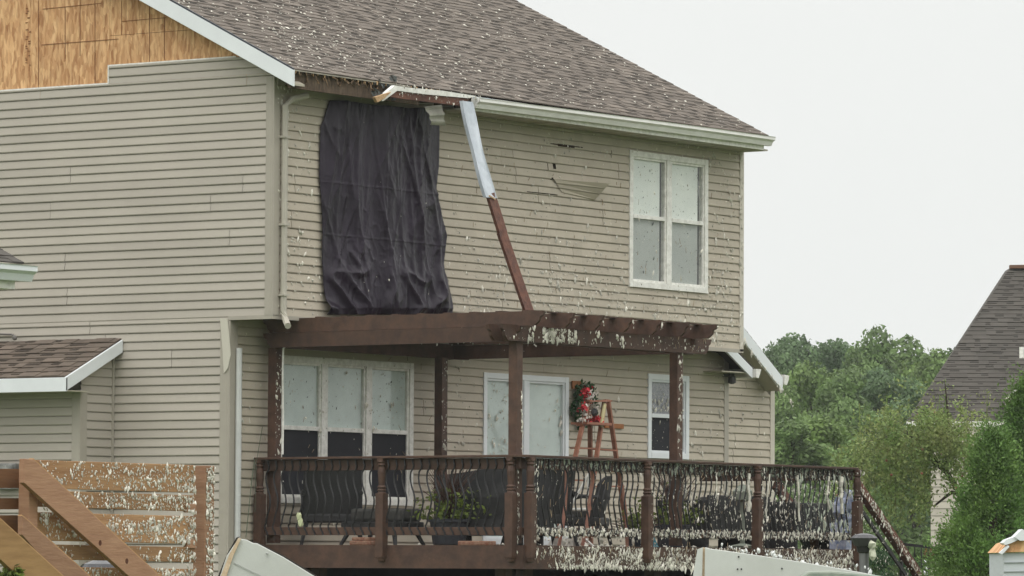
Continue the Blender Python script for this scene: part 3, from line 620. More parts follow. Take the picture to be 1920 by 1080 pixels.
a = MB(); d_ = (p2 - p1).normalized(); a.beam(p1 + V(.02, .02, .05), p1.lerp(p2, .3) + V(.022, .02, 0), .150, .038, up=(0, 1, 0)); a.beam(p1.lerp(p2, .29) + V(.012, .022, 0), p2 + V(0, .02, 0), .155, .038, up=(0, 1, 0))
a.build('board', STAIN2, bb)
a = MB(); a.beam(p1 + V(0, .0, -.005), p1 + V(.005, .0, .012), .12, .05, up=(0, 1, 0)); a.build('split_end', RAWWOOD, bb)
# horizontal torn board under the eave
tb = thing('torn_eave_board', tuple(on(1, YE - .1, 800, 190)), 'splintered red brown board hanging level under the roof edge', 'board')
a = MB(); q = [on(1, YE - .10, *p) for p in ((728, 172), (745, 169), (800, 176), (886, 180), (868, 199), (820, 193), (760, 186), (733, 182))]
a.prism(q, (0, .035, 0)); a.build('board', STAIN2, tb)
a = MB(); q = [on(1, YE - .12, *p) for p in ((712, 184), (740, 160), (765, 164), (830, 170), (893, 180), (880, 184), (800, 177), (745, 170), (718, 190))]
a.prism(q, (0, .05, 0)); a.build('aluminium_wrap', WHITED, tb)
a = MB(); q = [on(1, YE - .14, *p) for p in ((703, 182), (722, 176), (734, 172), (722, 184), (708, 192))]; a.prism(q, (0, .04, 0)); a.build('split_end', RAWWOOD, tb)

# ------------------------------------------------------------------ pergola
perg = thing('pergola', (2.3, -1.3, 2.0), 'dark brown timber pergola standing over the deck against the house', 'pergola')
def post(x, y, z0, z1, w=.115): a = MB(); a.box(x - w / 2, x + w / 2, y - w / 2, y + w / 2, z0, z1); return a.build('post', STAIN, perg, bevel=.006)
PA, PB, PC, PD = (.60, .42), (.60, -2.96), (3.84, -2.96), (3.68, .30)
for p in (PA, PB, PC, PD): post(*p, 2.0, 4.24)
def scallop(z0, z1, L0, L1, ax, c, w):
    """a beam along axis ax from L0 to L1 whose ends are cut to a stepped curve; c is its centre on the other axis"""
    h = z1 - z0; pr = [(L0, z1), (L0 + .01, z1 - h * .3), (L0 + .05, z1 - h * .42), (L0 + .06, z1 - h * .7), (L0 + .12, z0), (L1 - .12, z0), (L1 - .06, z1 - h * .7), (L1 - .05, z1 - h * .42), (L1 - .01, z1 - h * .3), (L1, z1)]
    mb = MB()
    if ax == 0: mb.prism([(u, c - w / 2, z) for u, z in pr], (0, w, 0))
    else: mb.prism([(c - w / 2, u, z) for u, z in pr], (w, 0, 0))
    return mb
for c in (.47,): scallop(4.235, 4.40, -3.12, .48, 1, c, .04).build('beam', STAIN, perg)
scallop(4.235, 4.40, -3.12, .55, 1, 4.02, .04).build('beam', STAIN, perg)
scallop(4.237, 4.415, .18, 4.42, 0, -3.05, .04).build('beam', STAIN, perg)
scallop(4.237, 4.415, .18, 4.42, 0, -2.87, .04).build('beam', STAIN, perg)
scallop(4.237, 4.415, .45, 4.42, 0, .36, .04).build('beam', STAIN, perg)
for i in range(7): scallop(4.405, 4.565, -3.42, .50, 1, .49 + i * .585, .04).build('rafter', STAIN, perg)
for i in range(11): a = MB(); y_ = -3.2 + i * .36; a.box(.50, 4.03, y_, y_ + .09, 4.566, 4.578); a.build('purlin', STAIN, perg)

# ------------------------------------------------------------------ deck
XD, YF, ZD = .47, -3.12, 1.98; X2 = 7.55
deck = thing('deck', (4, -1.3, 0), 'raised brown deck with turned newels and wavy black balusters, crusted with white fluff at right', 'deck')
a = MB()
y_ = YF + .03
while y_ < YL - .05: a.box(XD + .02, X2 - .02, y_, min(y_ + .135, YL - .04), ZD - .035, ZD); y_ += .142
a.build('deck_floor', mat('worn_deck_boards', (.13, .075, .05), .8, .2, col2=(.08, .05, .035), vscale=(5,) * 3, attr=True, attr_amt=.2), deck)
a = MB(); a.box(XD, XD + .04, YF + .001, YL - .03, ZD - .26, ZD - .001); a.build('fascia_board', STAIN, deck)
a = MB(); a.box(XD, X2, YF - .04, YF, ZD - .262, ZD - .0); a.build('fascia_board', STAIN, deck)
a = MB(); a.box(X2 - .04, X2, YF + .001, YL - .03, ZD - .26, ZD - .001); a.build('fascia_board', STAIN, deck)
a = MB()
for i in range(16): a.box(XD + .3 + i * .44, XD + .34 + i * .44, YF + .05, YL - .05, ZD - .24, ZD - .04)
a.build('joists', STAIN, deck)
for x_, y_ in ((.9, -2.6), (1.3, -2.6), (3.9, -2.6), (6.9, -2.6), (.9, 0)): a = MB(); a.box(x_ - .07, x_ + .07, y_ - .07, y_ + .07, 0, ZD - .262); a.build('support_post', STAIN, deck)
# newels
def newel():
    a = MB(); w, n_ = .052, .04
    a.box(-w, w, -w, w, -.14, .58, .5); a.lathe((0, 0, -.19), [(.02, 0), (.042, .01), (.050, .05)], 12, .5)
    a.lathe((0, 0, .58), [(.052, 0), (.040, .02), (.055, .035), (.040, .05), (.054, .07), (.038, .09)], 12, .5)
    a.lathe((0, 0, .66), [(.036, 0), (.044, .10), (.048, .16), (.040, .20), (.034, .22), (.050, .24), (.036, .255), (.050, .275), (.04, .29)], 12, .5)
    a.box(-.042, .042, -.042, .042, .94, .972, .5); return a
NP = [(XD - .03, .50), (XD - .03, -1.24), (XD - .03, YF + .10), (XD + .10, YF - .07), (2.90, YF - .07), (5.25, YF - .07), (X2 - .03, YF - .07)]
n0 = None
for x_, y_ in NP:
    if n0 is None:
        mb = newel(); WL['tmp'] = V(0, 0, 0); n0 = mb.build('newel_post', STAIN, None, origin=(0, 0, 0), bevel=.004); n0.parent = deck; o = n0
    else: o = n0.copy(); COL.objects.link(o)
    o.location = V(x_, y_, ZD - .0) - WL[deck.name]; o.parent = deck
# rails
def rail(p, q, w, h, nm='rail'):
    a = MB(); a.beam(p, q, w, h); return a.build(nm, STAIN, deck, bevel=.004)
yb, xb = .56, X2
rail((XD - .0, yb, 2.965), (XD - .0, YF - .09, 2.965), .15, .026, 'top_rail'); rail((XD + .0, YF - .0, 2.966), (xb, YF - .0, 2.966), .15, .026, 'top_rail')
rail((XD + .02, yb, 2.885), (XD + .02, YF - .0, 2.885), .038, .125); rail((XD + .02, YF + .02, 2.886), (xb, YF + .02, 2.886), .038, .125)
rail((XD + .02, yb, 2.135), (XD + .02, YF - .0, 2.135), .038, .09); rail((XD + .02, YF + .02, 2.136), (xb, YF + .02, 2.136), .038, .09)
rail((X2 - .02, YF + .04, 2.886), (X2 - .02, -.9, 2.886), .038, .125); rail((X2 - .02, YF + .04, 2.966), (X2 - .02, -.9, 2.966), .15, .026, 'top_rail')
# wavy balusters
def baluster(out):
    a = MB(); pts = []
    for i in range(25):
        f_ = i / 24; z_ = 2.09 + f_ * .85
        o_ = .045 * math.sin(2 * math.pi * (f_ * 1.0 + .02)) * (1 if .06 < f_ < .94 else .3) + .010 * math.sin(6 * math.pi * f_)
        pts.append(V(out[0] * (.02 + 0) + out[1] * o_, out[1] * (-.02) * -1 * -1 + out[0] * o_ * 1, z_))
    a.tube(pts, .0085, 5); return a
def place_bal(proto, loc):
    o = proto.copy(); COL.objects.link(o); o.parent = deck; o.location = V(*loc) - WL[deck.name]; return o
def wave(f_): return .036 * math.sin(2 * math.pi * f_ * 1.5 + .5) * math.sin(math.pi * min(1, max(0, f_ * 1.0))) ** .5 + (.02 if .08 < f_ < .14 else 0) - (.02 if .86 < f_ < .92 else 0)
a = MB(); a.tube([V(-.010 - 0, wave(i / 24), 2.09 + i / 24 * .85) for i in range(25)], .0105, 5); bl1 = a.build('baluster', IRON, None, origin=(0, 0, 0))
a = MB(); a.tube([V(wave(i / 24), -.010, 2.09 + i / 24 * .85) for i in range(25)], .0105, 5); bl2 = a.build('baluster', IRON, None, origin=(0, 0, 0))
used1 = used2 = False
nL = 30
for i in range(nL):
    y_ = .40 - i * (3.42 / nL)
    if any(abs(y_ - n_[1]) < .07 for n_ in NP[:3]): continue
    if not used1: bl1.parent = deck; bl1.location = V(XD, y_, 0) - WL[deck.name]; used1 = True
    else: place_bal(bl1, (XD, y_, 0))
nR = 62
for i in range(nR):
    x_ = XD + .22 + i * (6.8 / nR)
    if any(abs(x_ - n_[0]) < .07 for n_ in NP[3:]): continue
    if not used2: bl2.parent = deck; bl2.location = V(x_, YF, 0) - WL[deck.name]; used2 = True
    else: place_bal(bl2, (x_, YF, 0))
# stairs on the right end
sx0, sz0 = 7.55, ZD; run = .27; rise = .198
for i in range(9):
    a = MB(); x_ = sx0 + .04 + i * run; z_ = sz0 - (i + 1) * rise; a.box(x_, x_ + .29, YF + .06, YF + 1.14, z_ - .035, z_); a.build('tread', STAIN, deck)
for y_ in (YF + .02, YF + 1.18):
    a = MB(); a.beam((sx0, y_, sz0 - .16), (sx0 + 9.6 * run, y_, sz0 - .16 - 9.6 * rise), .04, .26); a.build('stringer', STAIN, deck)
q0, q1 = on(1, YF, 1606, 908), on(1, YF, 1722, 1078); q1 = q0 + (q1 - q0) * 1.35
for y_ in (0, 1.16):
    a = MB(); a.beam(q0 + V(0, y_, 0), q1 + V(0, y_, 0), .09, .10); a.build('handrail', STAIN2, deck)
    a = MB(); a.beam(q0 + V(-.0, y_, -.23), q1 + V(-.0, y_, -.23), .03, .045); a.build('handrail', IRON, deck)
    a = MB(); w_ = q1 + V(-.02, y_, 0); a.box(w_.x - .05, w_.x + .05, w_.y - .05, w_.y + .05, 0, w_.z + .12); a.build('newel_post', STAIN, deck)

# ------------------------------------------------------------------ things on the deck
def armchair(c, rot, w=.62, d=.6, hb=.9, label='', M=WICKER, cush=True, grp=None):
    t_ = thing('patio_armchair', c, label, 'chair', grp); c = Vector(c); cs, sn = math.cos(rot), math.sin(rot)
    def T(mb):
        mb.v = [(c.x + x * cs - y * sn, c.y + x * sn + y * cs, c.z + z) for x, y, z in mb.v]; return mb
    a = MB(); n_ = 10; vs = []
    for i in range(n_ + 1):
        u = -1 + 2 * i / n_; top = hb - .10 * abs(u) ** 3; yy = d / 2 - .05 - .08 * u * u
        for (z_, dy) in ((.34, 0), (top, .10), (top, .13), (.34, .03)): vs.append((u * w / 2, yy + dy, z_))
    a.add(vs, [(i * 4 + j, i * 4 + (j + 1) % 4, (i + 1) * 4 + (j + 1) % 4, (i + 1) * 4 + j) for i in range(n_) for j in range(4)] + [(0, 1, 2, 3), tuple(n_ * 4 + j for j in (3, 2, 1, 0))]); T(a).build('backrest', M, t_)
    a = MB(); a.box(-w / 2, w / 2, -d / 2, d / 2, .26, .36); T(a).build('seat', M, t_, bevel=.02)
    if cush: a = MB(); a.box(-w / 2 + .06, w / 2 - .06, -d / 2 + .01, d / 2 - .08, .362, .45); T(a).build('cushion', CUSHION, t_, bevel=.03)
    for s_ in (-1, 1):
        a = MB(); a.tube([(s_ * w / 2, -d / 2, .30), (s_ * w / 2, -d / 2, .58), (s_ * w / 2, -.1, .62), (s_ * w / 2, d / 2, .60)], .028, 6); T(a).build('armrest', M, t_)
        for y_ in (-1, 1): a = MB(); a.tube([(s_ * (w / 2 - .04), y_ * (d / 2 - .04), .27), (s_ * (w / 2 + .02), y_ * (d / 2 + .02), 0)], [.028, .02], 6); T(a).build('leg', M, t_)
    return t_
def at(px, Y, z=ZD): p = on(1, Y, px, 1000); return (p.x, p.y, z)
def at_x(px, X, z=ZD): p = on(0, X, px, 1000); return (p.x, p.y, z)
armchair(at_x(622, 1.25), math.radians(128), .66, .6, .93, 'tall black wicker armchair in front of the triple window')
armchair(at(1012, -2.2), math.radians(150), .62, .6, .98, 'tall black wicker armchair just right of the corner newels')
armchair(at(1096, -1.0), math.radians(200), .5, .5, .86, 'black armchair beside the open wooden ladder')
# low seat
def sofa(c, rot, w, d, h, label, M, nc=1, back=True, cat='sofa', name='outdoor_sofa'):
    t_ = thing(name, c, label, cat); c = Vector(c); cs, sn = math.cos(rot), math.sin(rot)
    def T(mb): mb.v = [(c.x + x * cs - y * sn, c.y + x * sn + y * cs, c.z + z) for x, y, z in mb.v]; return mb
    a = MB(); a.box(-w / 2, w / 2, -d / 2, d / 2, .13, .27); T(a).build('frame', WICKER, t_, bevel=.01)
    for i in range(nc):
        a = MB(); x0 = -w / 2 + .02 + i * (w - .04) / nc; x1 = x0 + (w - .04) / nc - .015; a.box(x0, x1, -d / 2 + .01, d / 2 - .12, .272, .42); T(a).build('cushion', M, t_, bevel=.035)
        if back: a = MB(); a.box(x0, x1, d / 2 - .17, d / 2 - .02, .43, h); T(a).build('back_cushion', M, t_, bevel=.04)
    if back:
        a = MB(); a.box(-w / 2, w / 2, d / 2 - .015, d / 2 + .03, .13, h + .02); T(a).build('backrest', WICKER, t_, bevel=.01)
        for s_ in (-1, 1): a = MB(); a.box(s_ * w / 2 - .04, s_ * w / 2 + .04, -d / 2, d / 2, .0, .58); T(a).build('armrest', WICKER, t_, bevel=.01)
    for s_ in (-1, 1):
        for y_ in (-1, 1): a = MB(); a.tube([(s_ * (w / 2 - .06), y_ * (d / 2 - .06), .14), (s_ * (w / 2 - .0), y_ * (d / 2 - .0), 0)], [.03, .022], 6); T(a).build('leg', WICKER, t_)
    return t_
sofa(at_x(717, 1.25), math.radians(90), .78, .55, .5, 'low dark footstool with a grey cushion beside the wicker armchair', CUSHION, 1, back=False, cat='footstool', name='footstool')
sofa(at(1338, -1.9), math.radians(180), 1.35, .7, .62, 'dark outdoor sofa right of the plants behind the flaked railing', CUSHION, 2)
sofa(at(1500, -2.1), math.radians(180), 1.3, .7, .55, 'dark outdoor sofa at the far right end of the deck', CUSHION, 2)
# covered grill
t_ = thing('covered_grill', at_x(925, 1.7), 'long grill under a charcoal cover with a sloping top', 'grill'); c = Vector(t_.location)
a = MB(); w_ = [(.0, .06), (.28, .02), (.55, .03), (.70, .05)]
vs = []; NN = 16
for k_, (z_, jx) in enumerate(((.12, .03), (.3, .0), (.55, .01), (.74, -.01), (.86, -.03))):
    for i in range(NN):
        a_ = 2 * math.pi * i / NN; cx, sy = math.cos(a_), math.sin(a_); e_ = 1 / max(abs(cx), abs(sy)) ** .75
        rx, ry = .33 * e_ + jx, .66 * e_ + jx; zz = z_ + (.10 * -sy if k_ == 4 else 0) + (R.uniform(-.01, .01))
        vs.append(c + V(rx * cx + R.uniform(-.012, .012), ry * sy + R.uniform(-.012, .012), zz))
a.add(vs, [(k_ * NN + i, k_ * NN + (i + 1) % NN, (k_ + 1) * NN + (i + 1) % NN, (k_ + 1) * NN + i) for k_ in range(4) for i in range(NN)] + [tuple(range(NN - 1, -1, -1)), tuple(4 * NN + i for i in range(NN))])
a.build('cover', COVER, t_, smooth=False)
for s_ in ((-.2, -.5), (-.2, .5), (.2, -.5), (.2, .5)): a = MB(); a.lathe(c + V(s_[0], s_[1], 0), [(.04, 0), (.05, .02), (.05, .1), (.04, .13)], 10); a.build('wheel', IRON, t_)
# planters
def leaves(mb, n, fn, size, asp=2.2, up=.3, rr=R, fr=None):
    for _ in range(n):
        p = Vector(fn()); s_ = size * rr.uniform(.6, 1.3); d = V(rr.gauss(0, 1), rr.gauss(0, 1), rr.gauss(0, 1) + up).normalized()
        e_ = d.cross(V(rr.gauss(0, 1), rr.gauss(0, 1), rr.gauss(0, 1))).normalized() * (s_ / asp)
        mb.add([p - d * s_ * .5, p + e_ * .5, p + d * s_ * .5, p - e_ * .5], [(0, 1, 2, 3)], rr.random() if fr is None else min(1, max(0, fr(p) + rr.uniform(-.3, .3))))
LG = leafmat('bright_leaf', (.15, .20, .035), (.10, .13, .035), 8); LP = leafmat('purple_leaf', (.075, .04, .035), (.12, .07, .05), 8); LD = leafmat('deep_leaf', (.03, .075, .03), (.05, .10, .04), 8)
def planter(c, label, rad=.2, hp=.28, w=.4, purple=.5):
    t_ = thing('planter', c, label, 'planter'); c = Vector(c)
    a = MB(); a.lathe(c, [(rad * .8, 0), (rad * .85, .02), (rad, hp - .04), (rad * 1.1, hp - .035), (rad * 1.1, hp), (rad * .95, hp), (rad * .9, hp - .03)], 16); a.build('pot', POT, t_)
    a = MB(); leaves(a, 380, lambda: c + V(R.gauss(0, w * .38), R.gauss(0, w * .38), hp + abs(R.gauss(.06, .14))), .07, 1.8); a.build('leaves', LG, t_)
    a = MB()
    for i in range(70):
        a_ = R.uniform(0, 6.3); l_ = R.uniform(.35, .75) * purple * 1.4; s_ = R.uniform(.1, .35)
        a.tube([c + V(0, 0, hp), c + V(math.cos(a_) * s_ * .4, math.sin(a_) * s_ * .4, hp + l_ * .6), c + V(math.cos(a_) * s_, math.sin(a_) * s_, hp + l_)], [.006, .006, .003], 3)
    a.build('grass_blades', LP, t_); return t_
planter(at_x(842, 1.1), 'dark pot of bright foliage and purple grass beside the covered grill', .22, .3, .5, .62)
planter(at(1262, -2.0), 'dark pot of green and red brown foliage left of the dark sofa', .2, .28, .42, .75)
planter(at(1195, -2.4), 'small low pot of green leaves on the deck floor behind a newel', .12, .14, .2, .2)
# odd things on the floor
a = MB(); c = Vector(at_x(683, .95)); a.box(c.x - .1, c.x + .1, c.y - .17, c.y + .14, ZD + .001, ZD + .05); a.box(c.x - .08, c.x + .08, c.y - .12, c.y + .12, ZD + .052, ZD + .09); tag(a.build('clay_tray', TERRA, bevel=.01), 'stack of orange clay trays on the deck floor under the footstool', 'tray')
a = MB(); c = Vector(at_x(893, .9)); a.box(c.x - .08, c.x + .08, c.y - .22, c.y + .2, ZD + .001, ZD + .05); tag(a.build('clay_tray', TERRA, bevel=.01), 'low red clay tray on the deck floor by the covered grill', 'tray')
a = MB(); c = Vector(at(1075, -2.6)); a.prism([(c.x - .14, c.y, ZD + .001), (c.x + .14, c.y, ZD + .001), (c.x + .14, c.y, ZD + .075), (c.x - .09, c.y, ZD + .09)], (0, .2, 0)); tag(a.build('box', CREAM), 'pale flattened box on the deck floor near the ladder feet', 'box')
a = MB(); c = Vector(at(1225, -2.7)); a.prism([(c.x - .1, c.y, ZD + .001), (c.x + .12, c.y, ZD + .001), (c.x - .02, c.y, ZD + .16)], (0, .1, 0)); tag(a.build('plastic_scrap', TEAL), 'teal plastic scrap on the deck floor beside a newel', 'scrap')
a = MB()
c = on(0, .42, 560, 968); a.blob(c, .015, .03, .04, .45); a.blob(c + V(0, -.03, -.07), .015, .035, .05, .45); tag(a.build('leaf_scrap', PALEG), 'pale yellow green scrap caught on the left railing', 'scrap')
c = Vector(at(1585, -2.9)); a = MB(); a.blob(c + V(-.12, 0, .50), .09, .1, .14, .25); a.blob(c + V(.02, 0, .56), .08, .1, .18, .25); a.blob(c + V(.0, 0, .33), .14, .12, .15, .2); a.box(c.x - .14, c.x + .14, c.y - .1, c.y + .14, ZD + .001, ZD + .32)
tag(a.build('cushion_bag', BLUEC), 'blue and white plastic bag heaped at the right end of the deck', 'bag')
a = MB(); c = Vector(at(1392, -2.75)); a.lathe(c, [(.14, 0), (.15, .03), (.03, .06), (.03, .55), (.11, .58), (.12, .68), (.04, .76)], 12); tag(a.build('patio_torch', FLUFFG), 'fluff coated stand between the two dark sofas', 'stand')
# white folding chair
def folding_chair(c, rot, label, M):
    t_ = thing('folding_chair', c, label, 'chair'); c = Vector(c); cs, sn = math.cos(rot), math.sin(rot)
    def T(mb): mb.v = [(c.x + x * cs - y * sn, c.y + x * sn + y * cs, c.z + z) for x, y, z in mb.v]; return mb
    a = MB(); a.box(-.2, .2, -.18, .2, .42, .45); T(a).build('seat', M, t_, bevel=.01)
    a = MB(); a.box(-.2, .2, .2, .225, .6, .84); T(a).build('backrest', M, t_, bevel=.01)
    for s_ in (-1, 1):
        a = MB(); a.tube([(s_ * .2, -.25, 0), (s_ * .2, .22, .85)], .016, 6); T(a).build('leg', M, t_)
        a = MB(); a.tube([(s_ * .18, .28, 0), (s_ * .18, -.18, .44)], .016, 6); T(a).build('leg', M, t_)
folding_chair(at(1068, -1.9), math.radians(215), 'white folding chair between the black armchair and the ladder', WHITED)
# A-frame ladder used as a plant stand
lx, ly = on(1, -.35, 1124, 1000).x, -.35
lad = thing('stepladder', (lx, ly, ZD), 'open red brown wooden stepladder decorated with cloth flowers', 'ladder')
Zt = on(1, -.35, 1124, 752).z
def lp(px, py, dy=0): return on(1, ly + dy, px, py)
tA, tB = lp(1104, 752), lp(1136, 750)
for (tx, bx, dy) in ((1103, 1040, -.28), (1106, 1108, .26), (1134, 1094, -.30), (1140, 1180, .26)):
    t0 = lp(tx, 750, dy * .15); e_ = lp(bx, 1012, dy); e_.z = ZD; a = MB(); a.beam(t0, e_, .03, .055, up=(0, 1, 0)); a.build('leg', LADW, lad)
for (p, q) in (((1086, 797), (1126, 797)), ((1074, 840), (1112, 841)), ((1114, 842), (1154, 845)), ((1060, 900), (1104, 901)), ((1108, 912), (1166, 912)), ((1050, 960), (1100, 961)), ((1101, 752), (1143, 752))):
    a = MB(); a.beam(lp(*p, -.06), lp(*q, -.06), .08, .018); a.build('step', LADW, lad)
a = MB(); q = lp(1110, 797, -.05); a.box(q.x - .28, q.x + .26, q.y - .12, q.y + .12, q.z, q.z + .03); a.build('shelf', LADW, lad)
a = MB(); q = lp(1129, 770, -.08); a.beam(lp(1127, 800, -.12), lp(1134, 757, -.08), .05, .02, up=(0, 1, 0)); a.build('brace', mat('pale_wood', (.45, .40, .22), .7, .2), lad)
# decorations on the shelf
q = lp(1108, 785, -.05)
doll = thing('cloth_decoration', (q.x, q.y, q.z - .02), 'bundle of red and white cloth ornaments on the ladder shelf', 'ornament')
def petals(spec, M, nm):
    for px, py, rx, rzz, n_ in spec:
        a = MB()
        q = lp(px, py, -.07); leaves(a, n_, lambda: q + V(R.gauss(0, rx * .5), R.gauss(0, .03), R.gauss(0, rzz * .5)), .05, 1.5)
        a.build(nm, M, doll)
petals([(1096, 778, .07, .10, 60), (1108, 742, .07, .06, 40), (1114, 762, .06, .05, 30), (1089, 788, .04, .04, 20)], CREAM, 'white_cloth')
petals([(1119, 786, .09, .05, 60), (1099, 736, .07, .06, 50), (1094, 764, .04, .05, 24), (1104, 790, .04, .04, 20)], RED, 'red_cloth')
a = MB(); q = lp(1114, 773, -.09); a.blob(q, .06, .03, .05, .2); a.build('dark_cloth', COVER, doll)
# wreath on the wall
q = on(1, YL - .05, 1092, 760)
wr = thing('wreath', (q.x, q.y, q.z), 'green leafy wreath hanging on the wall behind the stepladder', 'wreath')
a = MB()
def wfn():
    a_ = R.uniform(0, 6.28); r_ = .19 + R.gauss(0, .05); return q + V(r_ * math.cos(a_), R.uniform(-.08, 0), r_ * 1.05 * math.sin(a_))
leaves(a, 700, wfn, .07, 2, fr=lambda p: .5); a.build('leaves', LD, wr)
a = MB(); a.tube([q + V(.19 * math.cos(i * .524), -.03, .20 * math.sin(i * .524)) for i in range(13)], .02, 6); a.build('hoop', BARK, wr)
a = MB(); a.blob(on(1, YL - .12, 1101, 737), .07, .03, .07, .3); a.build('flower', RED, wr)
a = MB(); q2 = on(1, YL, 1077, 722); a.box(q2.x - .10, q2.x + .12, YL - .045, YL - .022, q2.z - .05, q2.z + .05); tag(a.build('wooden_plaque', mat('orange_plaque', (.36, .15, .06), .7, .2, var=.3, vscale=(9,) * 3), bevel=.004), 'small orange wooden plaque on the wall beside the sliding door', 'plaque')
a = MB(); q2 = on(1, YL, 1148, 799); a.box(q2.x - .22, q2.x + .20, YL - .045, YL - .022, q2.z - .03, q2.z + .03); tag(a.build('wooden_plaque', mat('orange_plaque', (.36, .15, .06)), bevel=.004), 'long thin wooden plaque on the wall right of the stepladder', 'plaque')
# bent pink wood strips leaning in the rail
for (xs_, lb) in (((1062, 880, 1048, 1000), 'pinkish bent strip leaning left of the ladder inside the railing'), ((1110, 872, 1092, 1010), 'pinkish bent strip in the middle of the railing bay'), ((1160, 880, 1176, 1000), 'pinkish bent strip leaning right of the ladder inside the railing')):
    a = MB(); A_, B_ = on(1, YF + .12, xs_[0], xs_[1]), on(1, YF + .2, xs_[2], xs_[3]); B_.z = ZD + .002; M_ = A_.lerp(B_, .5) + V(.09, 0, 0)
    prv = None
    for i in range(9):
        f_ = i / 8; p = A_ * (1 - f_) ** 2 + M_ * 2 * f_ * (1 - f_) + B_ * f_ * f_
        if prv is not None: a.beam(prv, p, .05, .012, up=(0, 1, 0))
        prv = p
    tag(a.build('bent_wood_strip', PINK), lb, 'wood strip')
# thin white cord and a cable by the pergola
a = MB(); a.tube([on(1, .3, *p) for p in ((536, 648), (531, 654), (530, 700), (531, 780), (530, 852))], .012, 6); tag(a.build('white_pole', WHITED), 'thin white hooked rod hanging inside the left pergola post', 'rod')
a = MB(); a.tube([on(1, .45, *p) for p in ((478, 860), (472, 900), (466, 960), (461, 1008))], .006, 4); a.tube([on(1, .45, *p) for p in ((492, 800), (480, 870), (478, 960))], .004, 4); tag(a.build('cable', mat('green_cable', (.07, .09, .06), .6, .2)), 'thin green cable dangling beside the left end of the deck', 'cable')

# ------------------------------------------------------------------ white fluff and flakes stuck on everything that faces the blast
def flake(mb, p, n, s_, asp, sd=None):
    """a small torn tuft lying against a surface with normal n"""
    n = Vector(n); dn = V(0, 0, -1) - n * n.dot(V(0, 0, -1))
    if dn.length < .2: dn = V(1, 0, 0)
    dn.normalize(); dn = (dn + n.cross(dn) * R.gauss(0, .45)).normalized(); sd_ = n.cross(dn)
    L_ = s_ * asp; w = s_; k_ = [R.uniform(.55, 1.2) for _ in range(6)]; t_ = s_ * R.uniform(.25, .6)
    vs = [p - dn * L_ * .5 * k_[0], p + sd_ * w * .5 * k_[1] - dn * L_ * .12, p + sd_ * w * .42 * k_[2] + dn * L_ * .28, p + dn * L_ * .5 * k_[3], p - sd_ * w * .42 * k_[4] + dn * L_ * .22, p - sd_ * w * .5 * k_[5] - dn * L_ * .2, p + n * t_]
    mb.add(vs, [(i, (i + 1) % 6, 6) for i in range(6)])
def lognorm(m_): return min(m_ * 3.2, m_ * .80 * math.exp(R.gauss(0, .62)))
def scat(mb, n, x0, x1, z0, z1, Y, size, asp=1.8, dens=None, holes=(), clump=0):
    c = 0; tries = 0
    while c < n and tries < n * 30:
        tries += 1
        x, z = R.uniform(x0, x1), R.uniform(z0, z1)
        if dens and R.random() > dens(x, z): continue
        if clump and noise.noise(V(x * clump, z * clump, 5)) < R.uniform(-.5, .35): continue
        if any(h[0] < x < h[1] and h[2] < z < h[3] for h in holes): continue
        flake(mb, V(x, Y, z), (0, -1, 0), lognorm(size), asp * R.uniform(.6, 1.6)); c += 1
def stuff(mb, nm, M, label):
    o = mb.build(nm, M); o['kind'] = 'stuff'; o['label'] = label; o['category'] = 'debris'; return o
winh = (w2x0, w2x1, w2z0, w2z1)
# upper wall
a = MB()
def du(x, z):
    base = .10 + .35 * max(0, 1 - (z - ZO) / 1.3) * (x > 3.6) + .25 * (x > 8.9) + (.35 if x < .5 else 0)
    base += .45 * math.exp(-((x - 5.6) / 1.6) ** 2 - ((z - 5.1) / .45) ** 2) + .3 * math.exp(-((x - 8) / 1.3) ** 2 - ((z - 5.05) / .3) ** 2)
    return min(1, base) * (0 if (1.0 < x < 3.35 and z < 7.1) else 1)
scat(a, 2300, .02, XE - .03, ZO + .02, 7.2, -.017, .0150, 1.9, du, [winh], clump=2.2)
scat(a, 2400, .02, XE - .03, ZO + .02, 7.2, -.017, .0088, 1.7, lambda x, z: 0 if (.95 < x < 3.4) else (.35 + .3 * (z < 5.6)), [winh])
scat(a, 160, w2x0, w2x1, w2z0, w2z1, -.037, .011, 2.0)
scat(a, 90, XE - .07, XE, ZO, 7.3, -.026, .016, 2.2)
scat(a, 20, 1.2, 3.2, 4.8, 7.0, -.2, .012, 1.3)
scat(a, 150, 1.6, 3.3, 7.17, 7.33, YE - .115, .011, 1.8)
for i in range(90):      # along the downspout's right edge
    z_ = R.uniform(4.7, 7.0); flake(a, V(.158 + R.uniform(-.006, .012), -.085, z_), (.6, -.8, 0), lognorm(.014), 2)
stuff(a, 'insulation_flakes', FLUFF, 'small white insulation flakes speckling the upper wall')
# the dark peppering on the upper window panes
a = MB(); scat(a, 170, w2x0 + .1, w2x1 - .1, 6.2, w2z1 - .1, .009, .0055, 1.8); scat(a, 60, w2x0 + .1, w2x1 - .1, w2z0 + .1, 6.1, .009, .008, 1.8)
scat(a, 120, tw[0] + .1, tw[1] - .1, 3.4, 4.08, YL + .009, .007, 1.8, clump=3); stuff(a, 'dirt_specks', mat('dark_specks', (.13, .14, .13), .9, .1), 'dark dirt specks peppering the window panes')
